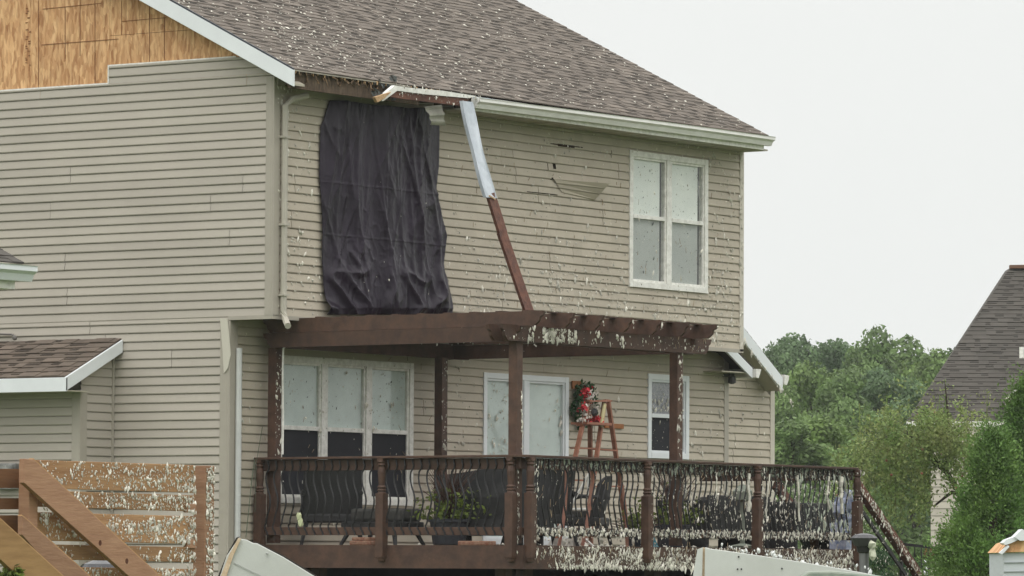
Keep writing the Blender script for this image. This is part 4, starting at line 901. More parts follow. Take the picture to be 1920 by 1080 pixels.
# lower wall and its windows
a = MB()
def dl(x, z):
    return .12 + .5 * math.exp(-((x - 4.4) / .6) ** 2) + .5 * (9.6 < x) * .8 + .4 * (6.8 < x < 8.6) * (z < 3.9) + .2 * (x < .5) * .4
scat(a, 1000, .2, 10.4, 2.1, 4.45, YL - .018, .014, 1.9, dl, [tw, dr, sw], clump=1.6)
scat(a, 260, dr[0] + .08, dr[1] - .1, 2.6, dr[3] - .1, YL + .008, .018, 2.0, lambda x, z: 1 if x < 5.8 or x > 6.55 else .12)
scat(a, 150, tw[0], tw[1], 2.5, 4.2, YL - .035, .015, 1.8, lambda x, z: 1 if (abs(x - 1.72) < .1 or abs(x - 2.6) < .1 or x < 1.0 or abs(z - 3.34) < .04) else .08)
scat(a, 120, tw[0], tw[1], 3.4, 4.05, YL + .005, .012, 1.8, clump=3)
scat(a, 110, sw[0] + .1, sw[1], 3.75, 4.05, YL + .005, .018, 1.8, lambda x, z: .3 + (z < 3.92) * .7); scat(a, 40, sw[0] + .1, sw[1] - .1, 3.25, 3.7, YL + .0, .012, 1.6)
scat(a, 260, 10.5, 12.5, 2.8, 4.6, YW - .018, .016, 1.8, lambda x, z: z < rz(x) - .2)
scat(a, 110, 10.5, 12.6, 2.8, 5.0, YW - .30, .018, 1.8, lambda x, z: abs(z - rz(x) + .2) < .04)
stuff(a, 'insulation_flakes', FLUFF, 'white insulation flakes on the shaded lower wall and its windows')
# roof
a = MB(); rn = V(0, -SL, 1).normalized()
for i in range(4200):
    x = R.uniform(XR0, XR1) if R.random() < .45 else XR0 + abs(R.gauss(0, 2.6)); y = R.uniform(YE, 3.6)
    if x > XR1: continue
    if noise.noise(V(x * .9, y * .9, 2)) < R.uniform(-.55, .25): continue
    p = V(x, y, lift(y)) + rn * .014; s_ = lognorm(.011) if R.random() < .96 else .026; flake(a, p, rn, s_, R.uniform(1, 1.9))
stuff(a, 'insulation_flakes', FLUFF, 'white insulation flakes scattered over the brown shingle roof')
# pergola
a = MB()
for (x0, x1, n_, s_) in ((1.0, 1.12, 30, .016), (1.28, 1.72, 230, .017), (1.78, 1.95, 60, .017), (2.3, 2.45, 10, .016), (2.75, 2.9, 16, .016), (.5, 4.3, 90, .011), (3.5, 4.35, 40, .011)):
    scat(a, n_, x0 - .32, x1 - .32 if x1 < 3 else x1, 4.25, 4.40, YF + .045, s_, 2.0)
for i in range(7): q = .49 + i * .585; scat(a, 3, q - .03, q + .03, 4.45, 4.55, -3.43, .018, 1.8)
scat(a, 60, PC[0] - .06, PC[0] + .06, 3.0, 4.24, PC[1] - .06, .015, 2.4); scat(a, 60, PB[0] - .0, PB[0] + .06, 3.0, 3.7, PB[1] - .06, .013, 2.2, lambda x, z: x > .63)
scat(a, 70, PA[0] - .06, PA[0] + .06, 3.0, 4.2, PA[1] - .06, .013, 1.9); scat(a, 50, PD[0] - .06, PD[0] + .06, 3.0, 4.2, PD[1] - .06, .015, 1.9)
for i in range(26):      # tufts hanging from the rafters
    q = V(.7 + (i % 7) * .585 - .2, R.uniform(-2.8, -.2), 4.40); flake(a, q + V(0, 0, -R.uniform(0, .08)), (-.4, -.9, 0), lognorm(.022), 1.7)
scat(a, 24, .6, 3.4, 4.25, 4.35, -1.4, .018, 1.6)
stuff(a, 'insulation_tufts', FLUFF, 'cream insulation tufts stuck on the pergola beams and posts')
# deck front
a = MB(); A0 = 1.15
def dfr(x, z): return (min(1, .05 + max(0, (x - .95) / .5)) if x < 1.6 else 1) * min(1, max(.12, .75 + 1.3 * noise.noise(V(x * 3.5, z * 6, 9))))
scat(a, 5000, XD + .2, X2, ZD - .25, ZD - .012, YF - .043, .0105, 2.3, dfr)
scat(a, 420, 1.2, 4.5, ZD - .262, ZD - .22, YF - .048, .013, 2.6)
scat(a, 1900, XD + .12, X2, 2.10, 2.175, YF - .004, .0115, 1.9, lambda x, z: max(.15, .8 + 1.2 * noise.noise(V(x * 3, z, 3))))
for i in range(800):
    x = R.uniform(XD + .1, X2); flake(a, V(x, YF - .03, 2.09 + R.uniform(-.02, .10)), (0, -1, .2), lognorm(.011), 1.9)
stuff(a, 'insulation_tufts', FLUFF, 'thick cream insulation fluff crusting the deck front and lower rail')
a = MB()
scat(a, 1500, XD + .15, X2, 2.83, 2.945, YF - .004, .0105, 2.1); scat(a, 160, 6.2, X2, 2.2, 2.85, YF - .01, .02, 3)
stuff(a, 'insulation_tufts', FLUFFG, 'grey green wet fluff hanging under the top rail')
a = MB()
for i in range(nR):     # strings down the balusters
    x_ = XD + .22 + i * (6.8 / nR); k_ = .12 + .75 * max(0, (x_ - 2.7) / 4.6)
    for j in range(52):
        f_ = R.random()
        if R.random() < k_ * (.6 + .8 * (noise.noise(V(x_ * 3, f_ * 4, 1)) > 0)): flake(a, V(x_ + wave(f_) + R.gauss(0, .005 + .008 * k_), YF - .022, 2.09 + f_ * .85), (0, -1, 0), lognorm(.0078), 2.4)
for n_ in NP[3:]:
    for j in range(90): flake(a, V(n_[0] + R.uniform(.0, .075), n_[1] - .066 + R.uniform(0, .03), ZD - .15 + R.random() * 1.1), (.5, -.85, 0), lognorm(.012), 2.4)
for j in range(60): flake(a, V(NP[2][0] + .03 + R.uniform(0, .03), NP[2][1] - .066, ZD - .15 + R.random() * 1.1), (.3, -.9, 0), lognorm(.012), 2.2)
for j in range(200): flake(a, V(R.uniform(5.6, X2), YF - .11, ZD - .1 + R.random() * 1.08), (0, -1, 0), lognorm(.010), 2.2)
for (x_, l_, w_) in ((6.18, .55, .030), (6.9, .4, .03), (5.55, .5, .02), (4.4, .3, .018), (5.9, .3, .02), (7.2, .45, .05), (5.1, .45, .04)):   # long matted strands
    prv = V(x_, YF - .05, 2.86)
    for j in range(7):
        q = prv + V(R.gauss(0, .014), 0, -l_ / 7); a.beam(prv, q, w_ * R.uniform(.6, 1.1), w_ * .4, up=(0, 1, 0)); prv = q
q_ = (q1 - q0)
for j in range(750):
    f_ = R.random(); p = q0 + q_ * f_ + V(0, -.05, R.uniform(-.07, .03) if R.random() < .5 else R.uniform(-.9, 0)); flake(a, p, (0, -1, 0), lognorm(.011), 2.4)
stuff(a, 'insulation_strands', FLUFF, 'pale matted insulation strands trailing down the balusters')
a = MB()
for (x0, x1, z0, z1, Y_, n_) in ((XD + .2, X2, 1.75, 1.97, YF - .048, 130), (XD + .2, X2, 2.1, 2.9, YF - .03, 150), (3.6, XE, ZO, 6.6, -.022, 110), (.3, 10.3, 2.6, 4.3, YL - .022, 50), (3.4, 4.3, 4.25, 4.4, YF + .04, 12)):
    for i in range(n_):
        p = V(R.uniform(x0, x1), Y_, R.uniform(z0, z1)); an = R.gauss(1.57, .5); l_ = R.uniform(.02, .09); a.beam(p, p + V(math.cos(an) * l_, -.004, math.sin(an) * l_), R.uniform(.002, .006), .003, up=(0, 1, 0))
stuff(a, 'splinters', mat('splinter_mix', (.50, .40, .27), .9, .1, col2=(.14, .09, .06), vscale=(12,) * 3), 'fine splinters and torn strips stuck among the insulation on walls and railing')
# furniture flecks
a = MB(); scat(a, 300, 4.8, 7.3, 2.3, 2.7, -2.45, .02, 2.2); scat(a, 60, .7, 4, 2.0, 2.1, -2.9, .03, 1.2)
for i in range(160): p = V(R.uniform(XD + .1, X2 - .1), R.uniform(YF + .1, -1), ZD + .012); flake(a, p, (0, 0, 1), lognorm(.03), 1.4)
stuff(a, 'insulation_flakes', FLUFF, 'loose insulation scraps lying on the deck floor and sofas')

# ------------------------------------------------------------------ foreground timber stair and screen
FY = -14.6
fen = thing('timber_stair_screen', tuple(on(1, FY, 200, 1080))[:2] + (0,), 'new orange treated lumber screen and stair rails in the foreground', 'stair railing')
def F(px, py, y=FY): return on(1, y, px, py)
def board(x0, x1, ya, yb_, yc, yd, y=FY, M=PINE, th=.038, name='board'):
    a = MB(); a.prism([F(x0, ya, y), F(x1, yb_, y), F(x1, yd, y), F(x0, yc, y)], (0, th, 0)); return a.build(name, M, fen, bevel=.003)
for (t0, t1, h) in ((862, 872, 52), (919, 929, 30), (960, 968, 52), (1020, 1026, 28), (1062, 1067, 52)):
    board(60, 366, t0, t1, t0 + h * 1.02, t1 + h)
def fpost(px, z1y, y, w=.09, M=PINER):
    p = F(px, z1y, y); a = MB(); a.box(p.x, p.x + w, y - w * .0, y + w, 0, p.z); return a.build('post', M, fen, bevel=.004)
fpost(363 + 22, 873, FY - .03, .095, PINER); fpost(55, 868, FY - .045, .085, PINER)
for zz in (945, 1012): board(352, 368, zz, zz, zz + 16, zz + 16, FY - .012, M=PINER)
for (y0, y1) in ((879, 915), (934, 955), (966, 1010)): 
    a = MB(); p, q = F(-60, y0, FY + .12), F(62, y0, FY + .12); p2, q2 = F(-60, y1, FY + .12), F(62, y1, FY + .12); a.prism([p, q, q2, p2], (0, .038, 0)); a.build('board', mat('darker_lumber', (.19, .10, .05), .7, .2, var=.3, vscale=(6,) * 3, stretch=(.5, .5, 5)), fen)
def diag(pts, y, M, th=.038, knots=()):
    a = MB(); a.prism([F(*p, y) for p in pts], (0, th, 0)); o = a.build('stair_rail', M, fen, bevel=.003)
    for kx, ky in knots:
        b_ = MB(); p = F(kx, ky, y - .001); vs = [p + V(.014 * math.cos(i * .628), 0, .018 * math.sin(i * .628)) for i in range(10)]; b_.prism(vs, (0, .003, 0)); b_.build('knot', KNOT, o)
diag([(45, 860), (63, 861), (316, 1095), (258, 1095), (45, 905)], FY - .12, PINER, knots=((188, 1018), (238, 1052)))
diag([(42, 967), (55, 978), (185, 1095), (120, 1095), (42, 1003)], FY - .30, PINER)
diag([(-30, 945), (5, 976), (135, 1095), (50, 1095), (-30, 1020)], FY - .75, PINEY)
for (pp, y) in ((((63, 861), (316, 1095)), FY - .12), (((42, 967), (185, 1095)), FY - .30), (((-30, 945), (135, 1095)), FY - .75)):
    p, q = F(*pp[0], y), F(*pp[1], y); a = MB(); a.beam(p + V(0, .019, .003), q + V(0, .019, .003), .034, .006); a.build('rail_edge', mat('fresh_cut_edge', (.44, .26, .12), .7, .2, var=.2, vscale=(8,) * 3), fen)
# flakes on it
a = MB()
pL, pR = F(60, 900), F(366, 900)
for (t0, t1, h, n_) in ((862, 872, 52, 900), (919, 929, 30, 640), (960, 968, 52, 1250), (1020, 1026, 28, 200), (1062, 1067, 30, 800)):
    c = 0
    while c < n_:
        px = R.uniform(74, 366); f_ = (px - 60) / 306; py = t0 + (t1 - t0) * f_ + R.uniform(1, h * .97)
        if R.random() > .30 + .75 * f_ ** 2: continue
        if noise.noise(V(px * .03, py * .05, 7)) < R.uniform(-.6, .25): continue
        p = F(px, py); flake(a, V(p.x, FY - .002, p.z), (0, -1, 0), lognorm(.0078), R.uniform(1.3, 2.6)); c += 1
p = F(385, 873, FY - .03)
for i in range(520): flake(a, V(p.x + R.uniform(.01, .1), FY - .033, R.uniform(1.4, p.z - .01)), (.2, -1, 0), lognorm(.010), 1.8)
for i in range(60): q = F(R.uniform(350, 368), R.uniform(880, 1080), FY - .014); flake(a, q, (0, -1, 0), lognorm(.013), 2.2)
for i in range(60): q = F(R.uniform(80, 90), R.uniform(910, 985), FY - .05); flake(a, q, (0, -1, 0), lognorm(.013), 2.2)
stuff(a, 'insulation_flakes', FLUFF, 'white insulation flakes plastered on the foreground lumber screen')
# black kettle lid, plant and box by the screen
kp = far(33.5, 190, 1070); a = MB(); a.lathe((kp.x, kp.y, 1.30), [(.02, 0), (.16, .06), (.2, .2), (.2, .27), (.205, .28), (.19, .36), (.13, .43), (.05, .46), (.02, .48)], 18)
for i in range(3): a.tube([(kp.x, kp.y, 1.4), (kp.x + .2 * math.cos(i * 2.1), kp.y + .2 * math.sin(i * 2.1), 0)], .012, 5)
tag(a.build('kettle_grill', mat('glossy_black', (.012, .013, .016), .2, .5), smooth=False), 'round black kettle grill seen between the lumber boards', 'grill')
def shrub(c, h, w, n, ls, label, M, name='shrub', cat='shrub'):
    c = Vector(c); t_ = thing(name, c, label, cat); a = MB()
    for i in range(5): a.tube([c, c + V(R.uniform(-.3, .3) * w, R.uniform(-.3, .3) * w, h * .6)], [.02, .008], 5)
    a.build('stem', BARK, t_); a = MB(); hub = [(c + V(R.uniform(-.35, .35) * w, R.uniform(-.35, .35) * w, R.uniform(.25, .85) * h), R.uniform(.2, .35)) for _ in range(12)]
    def fn():
        b_, r_ = R.choice(hub); return b_ + V(R.gauss(0, 1), R.gauss(0, 1), R.gauss(0, 1)).normalized() * r_ * w * .5 * R.uniform(.5, 1.15)
    leaves(a, n, fn, ls, 2.2); a.build('leaves', M, t_); return t_
shrub(far(29, 8, 1075)[:2] + (0,) if False else tuple(far(29, 8, 1075))[:2] + (0,), 2.02, .5, 2600, .06, 'tall wispy green plant at the bottom left corner', LG, 'tall_plant', 'plant')
shrub(tuple(far(38, 157, 1030))[:2] + (0,), 1.95, .5, 900, .06, 'green plant behind the lumber screen', LD, 'tall_plant', 'plant')
a = MB(); p = on(0, BX - .03, 22, 877); a.box(p.x - .08, p.x, p.y - .13, p.y + .22, p.z - .25, p.z + .05); a.box(p.x - .10, p.x - .081, p.y - .10, p.y + .02, p.z - .03, p.z + .035); a.build('utility_meter', mat('grey_box', (.32, .32, .30), .5, .3, col2=(.1, .1, .1), vscale=(9,) * 3), house, bevel=.01)
# ------------------------------------------------------------------ white debris panels in the foreground
def debris(name, dist, pts, th, label, edge=None, tilt=0):
    t_ = thing(name, tuple(far(dist, *pts[0]))[:2] + (0,), label, 'panel'); n = -_d + V(0, 0, 0)
    a = MB(); P = [far(dist + tilt * (i % 2), *p) for i, p in enumerate(pts)]; a.prism(P, _d * th); a.build('panel', FOAM, t_, bevel=.006); return t_
t_ = debris('debris_panel', 45, [(447, 1010), (462, 1012), (474, 1018), (482, 1019), (530, 1044), (592, 1082), (700, 1150), (380, 1150), (412, 1082), (425, 1042)], .05, 'tilted white panel with a broken edge in front of the deck corner')
a = MB(); P = [far(44.97, *p) for p in ((447, 1008), (452, 1010), (437, 1043), (424, 1082), (402, 1150), (392, 1150), (413, 1082), (430, 1040))]; a.prism(P, _d * .02); a.build('broken_edge', EDGE, t_)
a = MB(); P = [far(45.03, *p) for p in ((443, 1008), (449, 1006), (430, 1040), (413, 1082), (385, 1150), (378, 1150), (408, 1082), (425, 1040))]; a.prism(P, _d * .06); P = [far(45.06, *p) for p in ((474, 1014), (486, 1018), (535, 1043), (600, 1083), (590, 1083), (532, 1048))]; a.prism(P, _d * .03); a.build('dark_backing', mat('dark_backing', (.04, .035, .03), .8, .1), t_)
a = MB(); a.beam(far(44.99, 438, 1055), far(44.99, 520, 1095), .006, .004); a.build('crease', mat('grey_crease', (.35, .36, .34)), t_)
a = MB(); a.blob(far(44.98, 501, 1038), .012, .012, .008, .2); a.build('dent', mat('grey_crease', (.35, .36, .34)), t_)
t_ = debris('debris_panel', 46, [(1322, 1026), (1333, 1029), (1400, 1038), (1480, 1050), (1560, 1063), (1640, 1078), (1800, 1110), (1800, 1160), (1320, 1160)], .04, 'long white panel with a folded end lying in front of the deck')
a = MB(); a.prism([far(46.02, *p) for p in ((1308, 1030), (1318, 1026), (1314, 1160), (1294, 1160), (1299, 1082))], _d * .03); a.build('folded_end', FOAM, t_)
a = MB(); a.prism([far(46.05, *p) for p in ((1318, 1026), (1323, 1027), (1320, 1160), (1312, 1160))], _d * .03); a.build('broken_edge', EDGE, t_)
a = MB(); 
for (x_, y_) in ((1385, 1044), (1383, 1067), (1390, 1067), (1466, 1066)): a.blob(far(45.99, x_, y_), .008, .008, .008, .1)
a.build('nail_hole', DARK, t_)
a = MB(); a.prism([far(44, *p) for p in ((1500, 1084), (1516, 1071), (1560, 1070), (1640, 1078), (1680, 1084), (1690, 1150), (1490, 1150))], _d * .5); tag(a.build('green_bin', mat('green_grey_plastic', (.16, .20, .17), .5, .3, col2=(.3, .33, .27), vscale=(6,) * 3), bevel=.02), 'dull green plastic bin just showing at the bottom edge', 'bin')
# fluff tufts behind panel
a = MB()
for i in range(70): flake(a, far(46.1, R.uniform(1340, 1640), 0) * 0 + far(46.1, (x_ := R.uniform(1340, 1640)), 1030 + (x_ - 1330) * .155 - R.uniform(0, 14)), (-.8, -.6, 0), lognorm(.013), 1.9)
stuff(a, 'insulation_tufts', mat('white_tuft', (.62, .64, .62), .95, .1), 'white fluff tufts piled along the edge of the long panel')
# lamp post
lp0 = far(50, 1620, 1060); t_ = thing('garden_lamp', (lp0.x, lp0.y, 0), 'dark garden lamp on a grey post with a pale rag stuck to it', 'lamp')
z = lambda py: far(50, 1620, py).z
a = MB(); a.lathe((lp0.x, lp0.y, 0), [(.05, 0), (.05, z(1036))], 10); a.build('post', mat('grey_post', (.16, .165, .16), .4, .4, col2=(.06, .06, .06), vscale=(3,) * 3, stretch=(9, 9, .3)), t_)
a = MB(); a.lathe((lp0.x, lp0.y, z(1024)), [(.10, 0), (.14, z(1009) - z(1024)), (.10, z(1003) - z(1024)), (.03, z(1000) - z(1024))], 14); a.build('lamp_cap', mat('dark_lamp_metal', (.04, .04, .042)), t_)
a = MB(); a.lathe((lp0.x, lp0.y, z(1038)), [(.045, 0), (.07, .02), (.08, z(1024) - z(1038))], 12); a.build('lamp_body', IRON, t_)
a = MB(); p = far(49.9, 1634, 1022); a.blob(p, .045, .045, .05, .3); a.blob(p + V(.01, -.01, -.09), .035, .035, .07, .35); o = a.build('rag', mat('pale_rag', (.50, .52, .40), .9, .1, var=.2, vscale=(20,) * 3)); tag(o, 'pale rag caught on the garden lamp', 'rag')
# ------------------------------------------------------------------ white birdhouse-like shed corner at bottom right
hb = thing('small_white_shed', tuple(far(40, 1910, 1080))[:2] + (0,), 'small white sided shed with broken orange roof board at the right edge', 'shed')
def G(px, py, dd=0): return far(40 + dd, px, py)
a = MB(); a.prism([G(1882, 1037), (G(2010, 1034)), V(*G(2010, 1034)[:2], 0), V(*G(1882, 1037)[:2], 0)], _d * 1.2); a.build('wall', mat('pale_blue_white_siding', (.54, .58, .59), .6, .3, var=.1, vscale=(3,) * 3, stretch=(1, 1, 12)), hb)
a = MB()
for zz in (1054, 1071): a.prism([G(1882, zz, -.012), G(2010, zz - 2, -.012), G(2010, zz - 1, -.012), G(1882, zz + 1.4, -.012)], _d * .01)
a.build('siding_lap', mat('grey_lap', (.38, .41, .42)), hb)
a = MB(); a.prism([G(1878, 1036, -.03), G(1895, 1018, -.03), G(1925, 1008, -.03), G(2010, 985, -.03), G(2010, 1032, -.03)], _d * 1.2); a.build('roof', OSB, hb)
a = MB(); a.prism([G(1874, 1037, -.06), G(1879, 1040, -.06), G(1893, 1025, -.06), G(1890, 1022, -.06)], _d * .1); a.prism([G(1881, 1018, -.06), G(1887, 1012, -.06), G(1903, 1006, -.06), G(1912, 1011, -.06), G(1897, 1018, -.06), G(1886, 1022, -.06)], _d * .3); a.prism([G(1902, 1007, -.08), G(1917, 992, -.08), G(1935, 1002, -.08), G(1928, 1013, -.08), G(1913, 1014, -.08)], _d * .3); a.build('torn_cladding', WHITE, hb)

# ------------------------------------------------------------------ neighbour on the left: the corner of an eave
nl = thing('neighbour_house', (far(40, -120, 1070).x, far(40, -120, 1070).y, 0), 'house at the left edge showing only a white gutter end', 'house')
E0 = far(40, 70, 499); zt = E0.z; Lx = 6.
a = MB(); gutter(a, E0.x - Lx, E0.x, E0.y + .12, zt, h=.125); a.build('gutter', WHITE, nl)
a = MB(); a.box(E0.x - Lx, E0.x - .13, E0.y + .125, E0.y + .15, zt - .19, zt - .01); a.box(E0.x - Lx, E0.x - .13, E0.y + .15, E0.y + .6, zt - .19, zt - .175); a.build('fascia', WHITED, nl)
a = MB(); shingles(a, (E0.x - Lx, E0.y + .06, zt + .02), (E0.x - .10, E0.y + .06, zt + .02), V(0, 1, .50).normalized(), 24, seed=77); rfo = a.build('roof', SHINGLED, nl)
a = MB(); siding(a, (E0.x - Lx, E0.y + .6, 0), (1, 0, 0), (0, -1, 0), Lx - .55, .3, zt - .18, seed=78); siding(a, (E0.x - .55, E0.y + .6, 0), (0, 1, 0), (1, 0, 0), 3.5, .3, zt - .18, seed=79); a.build('wall', SIDING, nl)
clip([o for o in nl.children if o.name.startswith('wall')][0], (E0.x - .62, 0, 0), (1, 0, 0))
# ------------------------------------------------------------------ neighbour on the right: steep grey roof behind the trees
DN = 110.
nr = thing('neighbour_house', (far(DN, 1850, 1070).x, far(DN, 1850, 1070).y, 0), 'neighbour house with steep dark grey roof behind the trees', 'house')
def H(px, py, dd=0): return far(DN + dd, px, py)
eL, eR, tL, tR = H(1700, 790), H(2150, 790), H(1893, 503, 4.), H(2150, 500, 4.)
a = MB(); ud = (eR - eL).normalized(); up2 = (tL - eL) - ud * (tL - eL).dot(ud)
rowsn = int(up2.length / .15); shingles(a, eL, eR, up2, rowsn, exp=.15, seed=90, th=.016, tab=.5, wmin=.15, wmax=.4)
o = a.build('roof', SHINGLED, nr); nrm = (tL - eL).cross(ud.cross(up2)).normalized(); nrm = nrm if nrm.dot(ud) < 0 else -nrm; clip(o, eL, nrm)
a = MB(); a.add([eL, eR, tR, tL], [(0, 1, 2, 3)]); a.add([eL, tL, tL + _d * 1.0, eL + _d * 6.5 + ud * 2], [(0, 1, 2, 3)]); o = a.build('roof_deck', SHINGLED, nr); o.location += -_d * -.06
a = MB(); a.beam(tL + V(0, 0, .03), tR + V(0, 0, .03), .25, .08); a.build('ridge_cap', mat('ridge_brown', (.16, .09, .06), .8, .2), nr)
a = MB(); a.beam(eL - V(0, 0, .06), H(1905, 790) - V(0, 0, .06), .12, .12); a.build('gutter', WHITED, nr)
a = MB(); siding(a, H(1745, 1070) * 1 - V(0, 0, H(1745, 1070).z), ud, -_d, 5.2, .3, eL.z - .1, seed=91, pitch=.16, seams=False); a.build('wall', NWALL, nr)
a = MB(); a.prism([H(1893, 745, -.6), H(1930, 715, -.6), H(1990, 760, -.6), H(1990, 800, -.6), H(1893, 800, -.6)], _d * 1.5); a.build('dormer', NWALL, nr)
a = MB(); a.beam(H(1893, 745, -.7), H(1930, 714, -.7), .1, .1); a.beam(H(1930, 714, -.7), H(1990, 760, -.7), .1, .1); a.build('dormer_trim', WHITED, nr)
a = MB(); p = H(1917, 655, 1.); a.box(p.x - .05, p.x + .05, p.y - .05, p.y + .05, p.z - .2, p.z + .05); a.build('vent', WHITED, nr)
# metal fence
t_ = thing('metal_fence', tuple(far(62, 1740, 1070))[:2] + (0,), 'black metal picket fence beyond the deck stairs', 'fence')
P, Q = far(62, 1690, 1020), far(62, 1815, 1034); a = MB(); a.beam(P, Q, .03, .035); a.build('rail', IRON, t_); a = MB(); a.beam(P - V(0, 0, .9), Q - V(0, 0, .9), .03, .035); a.build('rail', IRON, t_)
a = MB()
for i in range(11): p = P.lerp(Q, i / 10); a.tube([p - V(0, 0, .02), V(p.x, p.y, .5)], .008, 4)
a.build('pickets', IRON, t_)
for f_ in (0, .58, 1): a = MB(); p = P.lerp(Q, f_); a.box(p.x - .017, p.x + .017, p.y - .017, p.y + .017, 0, p.z + .04); a.build('post', IRON, t_)

# ------------------------------------------------------------------ trees
def tree_meshes(name, H_, W_, n, ls, M, seed, tz=.25, lobes=22, shape='round', trunk_r=.16, asp=1.6):
    rr = random.Random(seed); blobs = []
    for i in range(lobes):
        f_ = rr.random(); z_ = tz + (1 - tz) * (.08 + .86 * f_)
        env = math.sin(math.pi * min(1, (f_ * .80 + .16))) ** .7 if shape == 'round' else (1 - f_) ** .75 + .08
        a_ = rr.uniform(0, 6.28); rad = W_ / 2 * env * math.sqrt(rr.random()) * .82
        blobs.append((V(rad * math.cos(a_), rad * math.sin(a_), z_ * H_), W_ * rr.uniform(.11, .22) * (1 if shape == 'round' else .75)))
    root = thing(name, (0, 0, 0), '', 'tree')
    a = MB(); a.tube([(0, 0, 0), (rr.uniform(-.1, .1), rr.uniform(-.1, .1), H_ * .35), (rr.uniform(-.2, .2), rr.uniform(-.2, .2), H_ * .65), (0, 0, H_ * .9)], [trunk_r, trunk_r * .75, trunk_r * .45, .02], 8); a.build('trunk', BARK, root)
    a = MB()
    for b_, r_ in blobs: a.tube([V(0, 0, max(H_ * .15, b_.z * .62)), (b_ + V(0, 0, b_.z * .7)) * .5, b_], [trunk_r * .35, trunk_r * .22, .012], 5)
    a.build('limbs', BARK, root)
    a = MB(); cnt = 0
    wsum = [r_ ** 2 for _, r_ in blobs]
    for b_, r_ in rr.choices(blobs, wsum, k=n):
        d = V(rr.gauss(0, 1), rr.gauss(0, 1), rr.gauss(0, 1)).normalized(); q = b_ + V(d.x, d.y, d.z * .85) * r_ * (rr.uniform(.3, 1) ** .4) * (1 + .3 * noise.noise(d * 2 + b_))
        s_ = ls * rr.uniform(.6, 1.3); n_ = (d + V(rr.gauss(0, .6), rr.gauss(0, .6), rr.gauss(0, .6))).normalized(); e1 = n_.cross(V(rr.gauss(0, 1), rr.gauss(0, 1), rr.gauss(0, 1))).normalized(); e2 = n_.cross(e1)
        a.add([q - e1 * s_ * .5, q + e2 * s_ * .5 / asp, q + e1 * s_ * .5, q - e2 * s_ * .5 / asp], [(0, 1, 2, 3)], min(1, max(0, .5 + .9 * noise.noise(q * .9 + V(seed, 0, 0)) + rr.uniform(-.25, .25))))
    a.build('crown', M, root); return root
L1 = leafmat('summer_foliage', (.125, .195, .072), (.155, .228, .08), .25); L2 = leafmat('dark_foliage', (.095, .152, .072), (.122, .182, .08), .25); L3 = leafmat('yellow_green_foliage', (.175, .25, .075), (.14, .215, .07), .3)
protos = [tree_meshes('broadleaf_tree', 1.0 * 11, 5.2, 15000, .21, L1, 1), tree_meshes('broadleaf_tree', 11, 4.4, 12000, .20, L2, 2), tree_meshes('broadleaf_tree', 11, 5.6, 15000, .21, L3, 3, lobes=28), tree_meshes('broadleaf_tree', 11, 4.8, 9000, .20, L2, 4, lobes=16)]
usedp = set()
#        px,  py(top), distance, proto, width factor, label
WOOD = [(1455, 655, 205, 3, .8, 'dark tree just right of the side wing at the back of the wood'), (1492, 636, 215, 1, .9, 'tall thin dark tree, second from the left on the skyline'), (1535, 640, 220, 3, 1.0, 'open crowned dark tree left of centre on the skyline'),
        (1578, 648, 210, 1, .8, 'dark tree in the dip of the skyline'), (1600, 650, 225, 3, .9, 'blue green tree in the middle distance of the skyline'), (1652, 632, 205, 0, .85, 'tallest rounded tree on the skyline'), (1705, 650, 210, 0, 1.1, 'broad mid green tree right of the tallest one'),
        (1745, 668, 200, 2, .9, 'yellow green tree beside the steep grey roof'), (1790, 645, 225, 3, .9, 'wispy tree behind the edge of the grey roof'), (1470, 735, 165, 0, .8, 'green tree low behind the side wing'), (1535, 690, 180, 2, .9, 'bright green tree below the skyline at left'),
        (1600, 705, 170, 0, 1.0, 'mid green tree in front of the wood centre'), (1668, 700, 175, 1, 1.0, 'dark green tree in front of the tallest one'), (1560, 790, 130, 2, .8, 'bright low tree above the deck railing'), (1490, 800, 125, 0, .9, 'low green tree at the left above the railing'),
        (1640, 790, 130, 0, .9, 'low green tree behind the weeping tree'), (1720, 740, 150, 1, .9, 'dark tree behind the weeping tree crown')]
for (px, py, dist, k_, wf, lb) in WOOD:
    tp_ = far(dist, px, py); o = protos[k_] if k_ not in usedp else copy_tree(protos[k_]); usedp.add(k_)
    o.location = (tp_.x, tp_.y, 0); s_ = tp_.z / 10.7; o.scale = (wf * max(s_, .75), wf * max(s_, .75), s_); o.rotation_euler = (0, 0, R.uniform(0, 6.28))
    o['label'] = lb; o['group'] = 'trees of the wood beyond the deck'
# low hedge band beneath the wood
for i, (px, py, dist) in enumerate(((1480, 900, 120), (1545, 890, 118), (1610, 900, 115), (1675, 890, 112))):
    p = far(dist, px, py); o = shrub((p.x, p.y, 0), p.z, 3.2, 3200, .16, ['dense green bush at the far left behind the railing', 'dense green bush second from the left behind the railing', 'dense green bush right of centre behind the railing end', 'dense green bush behind the stair rail'][i], L1, 'bush', 'bush'); o['group'] = 'bushes below the wood'
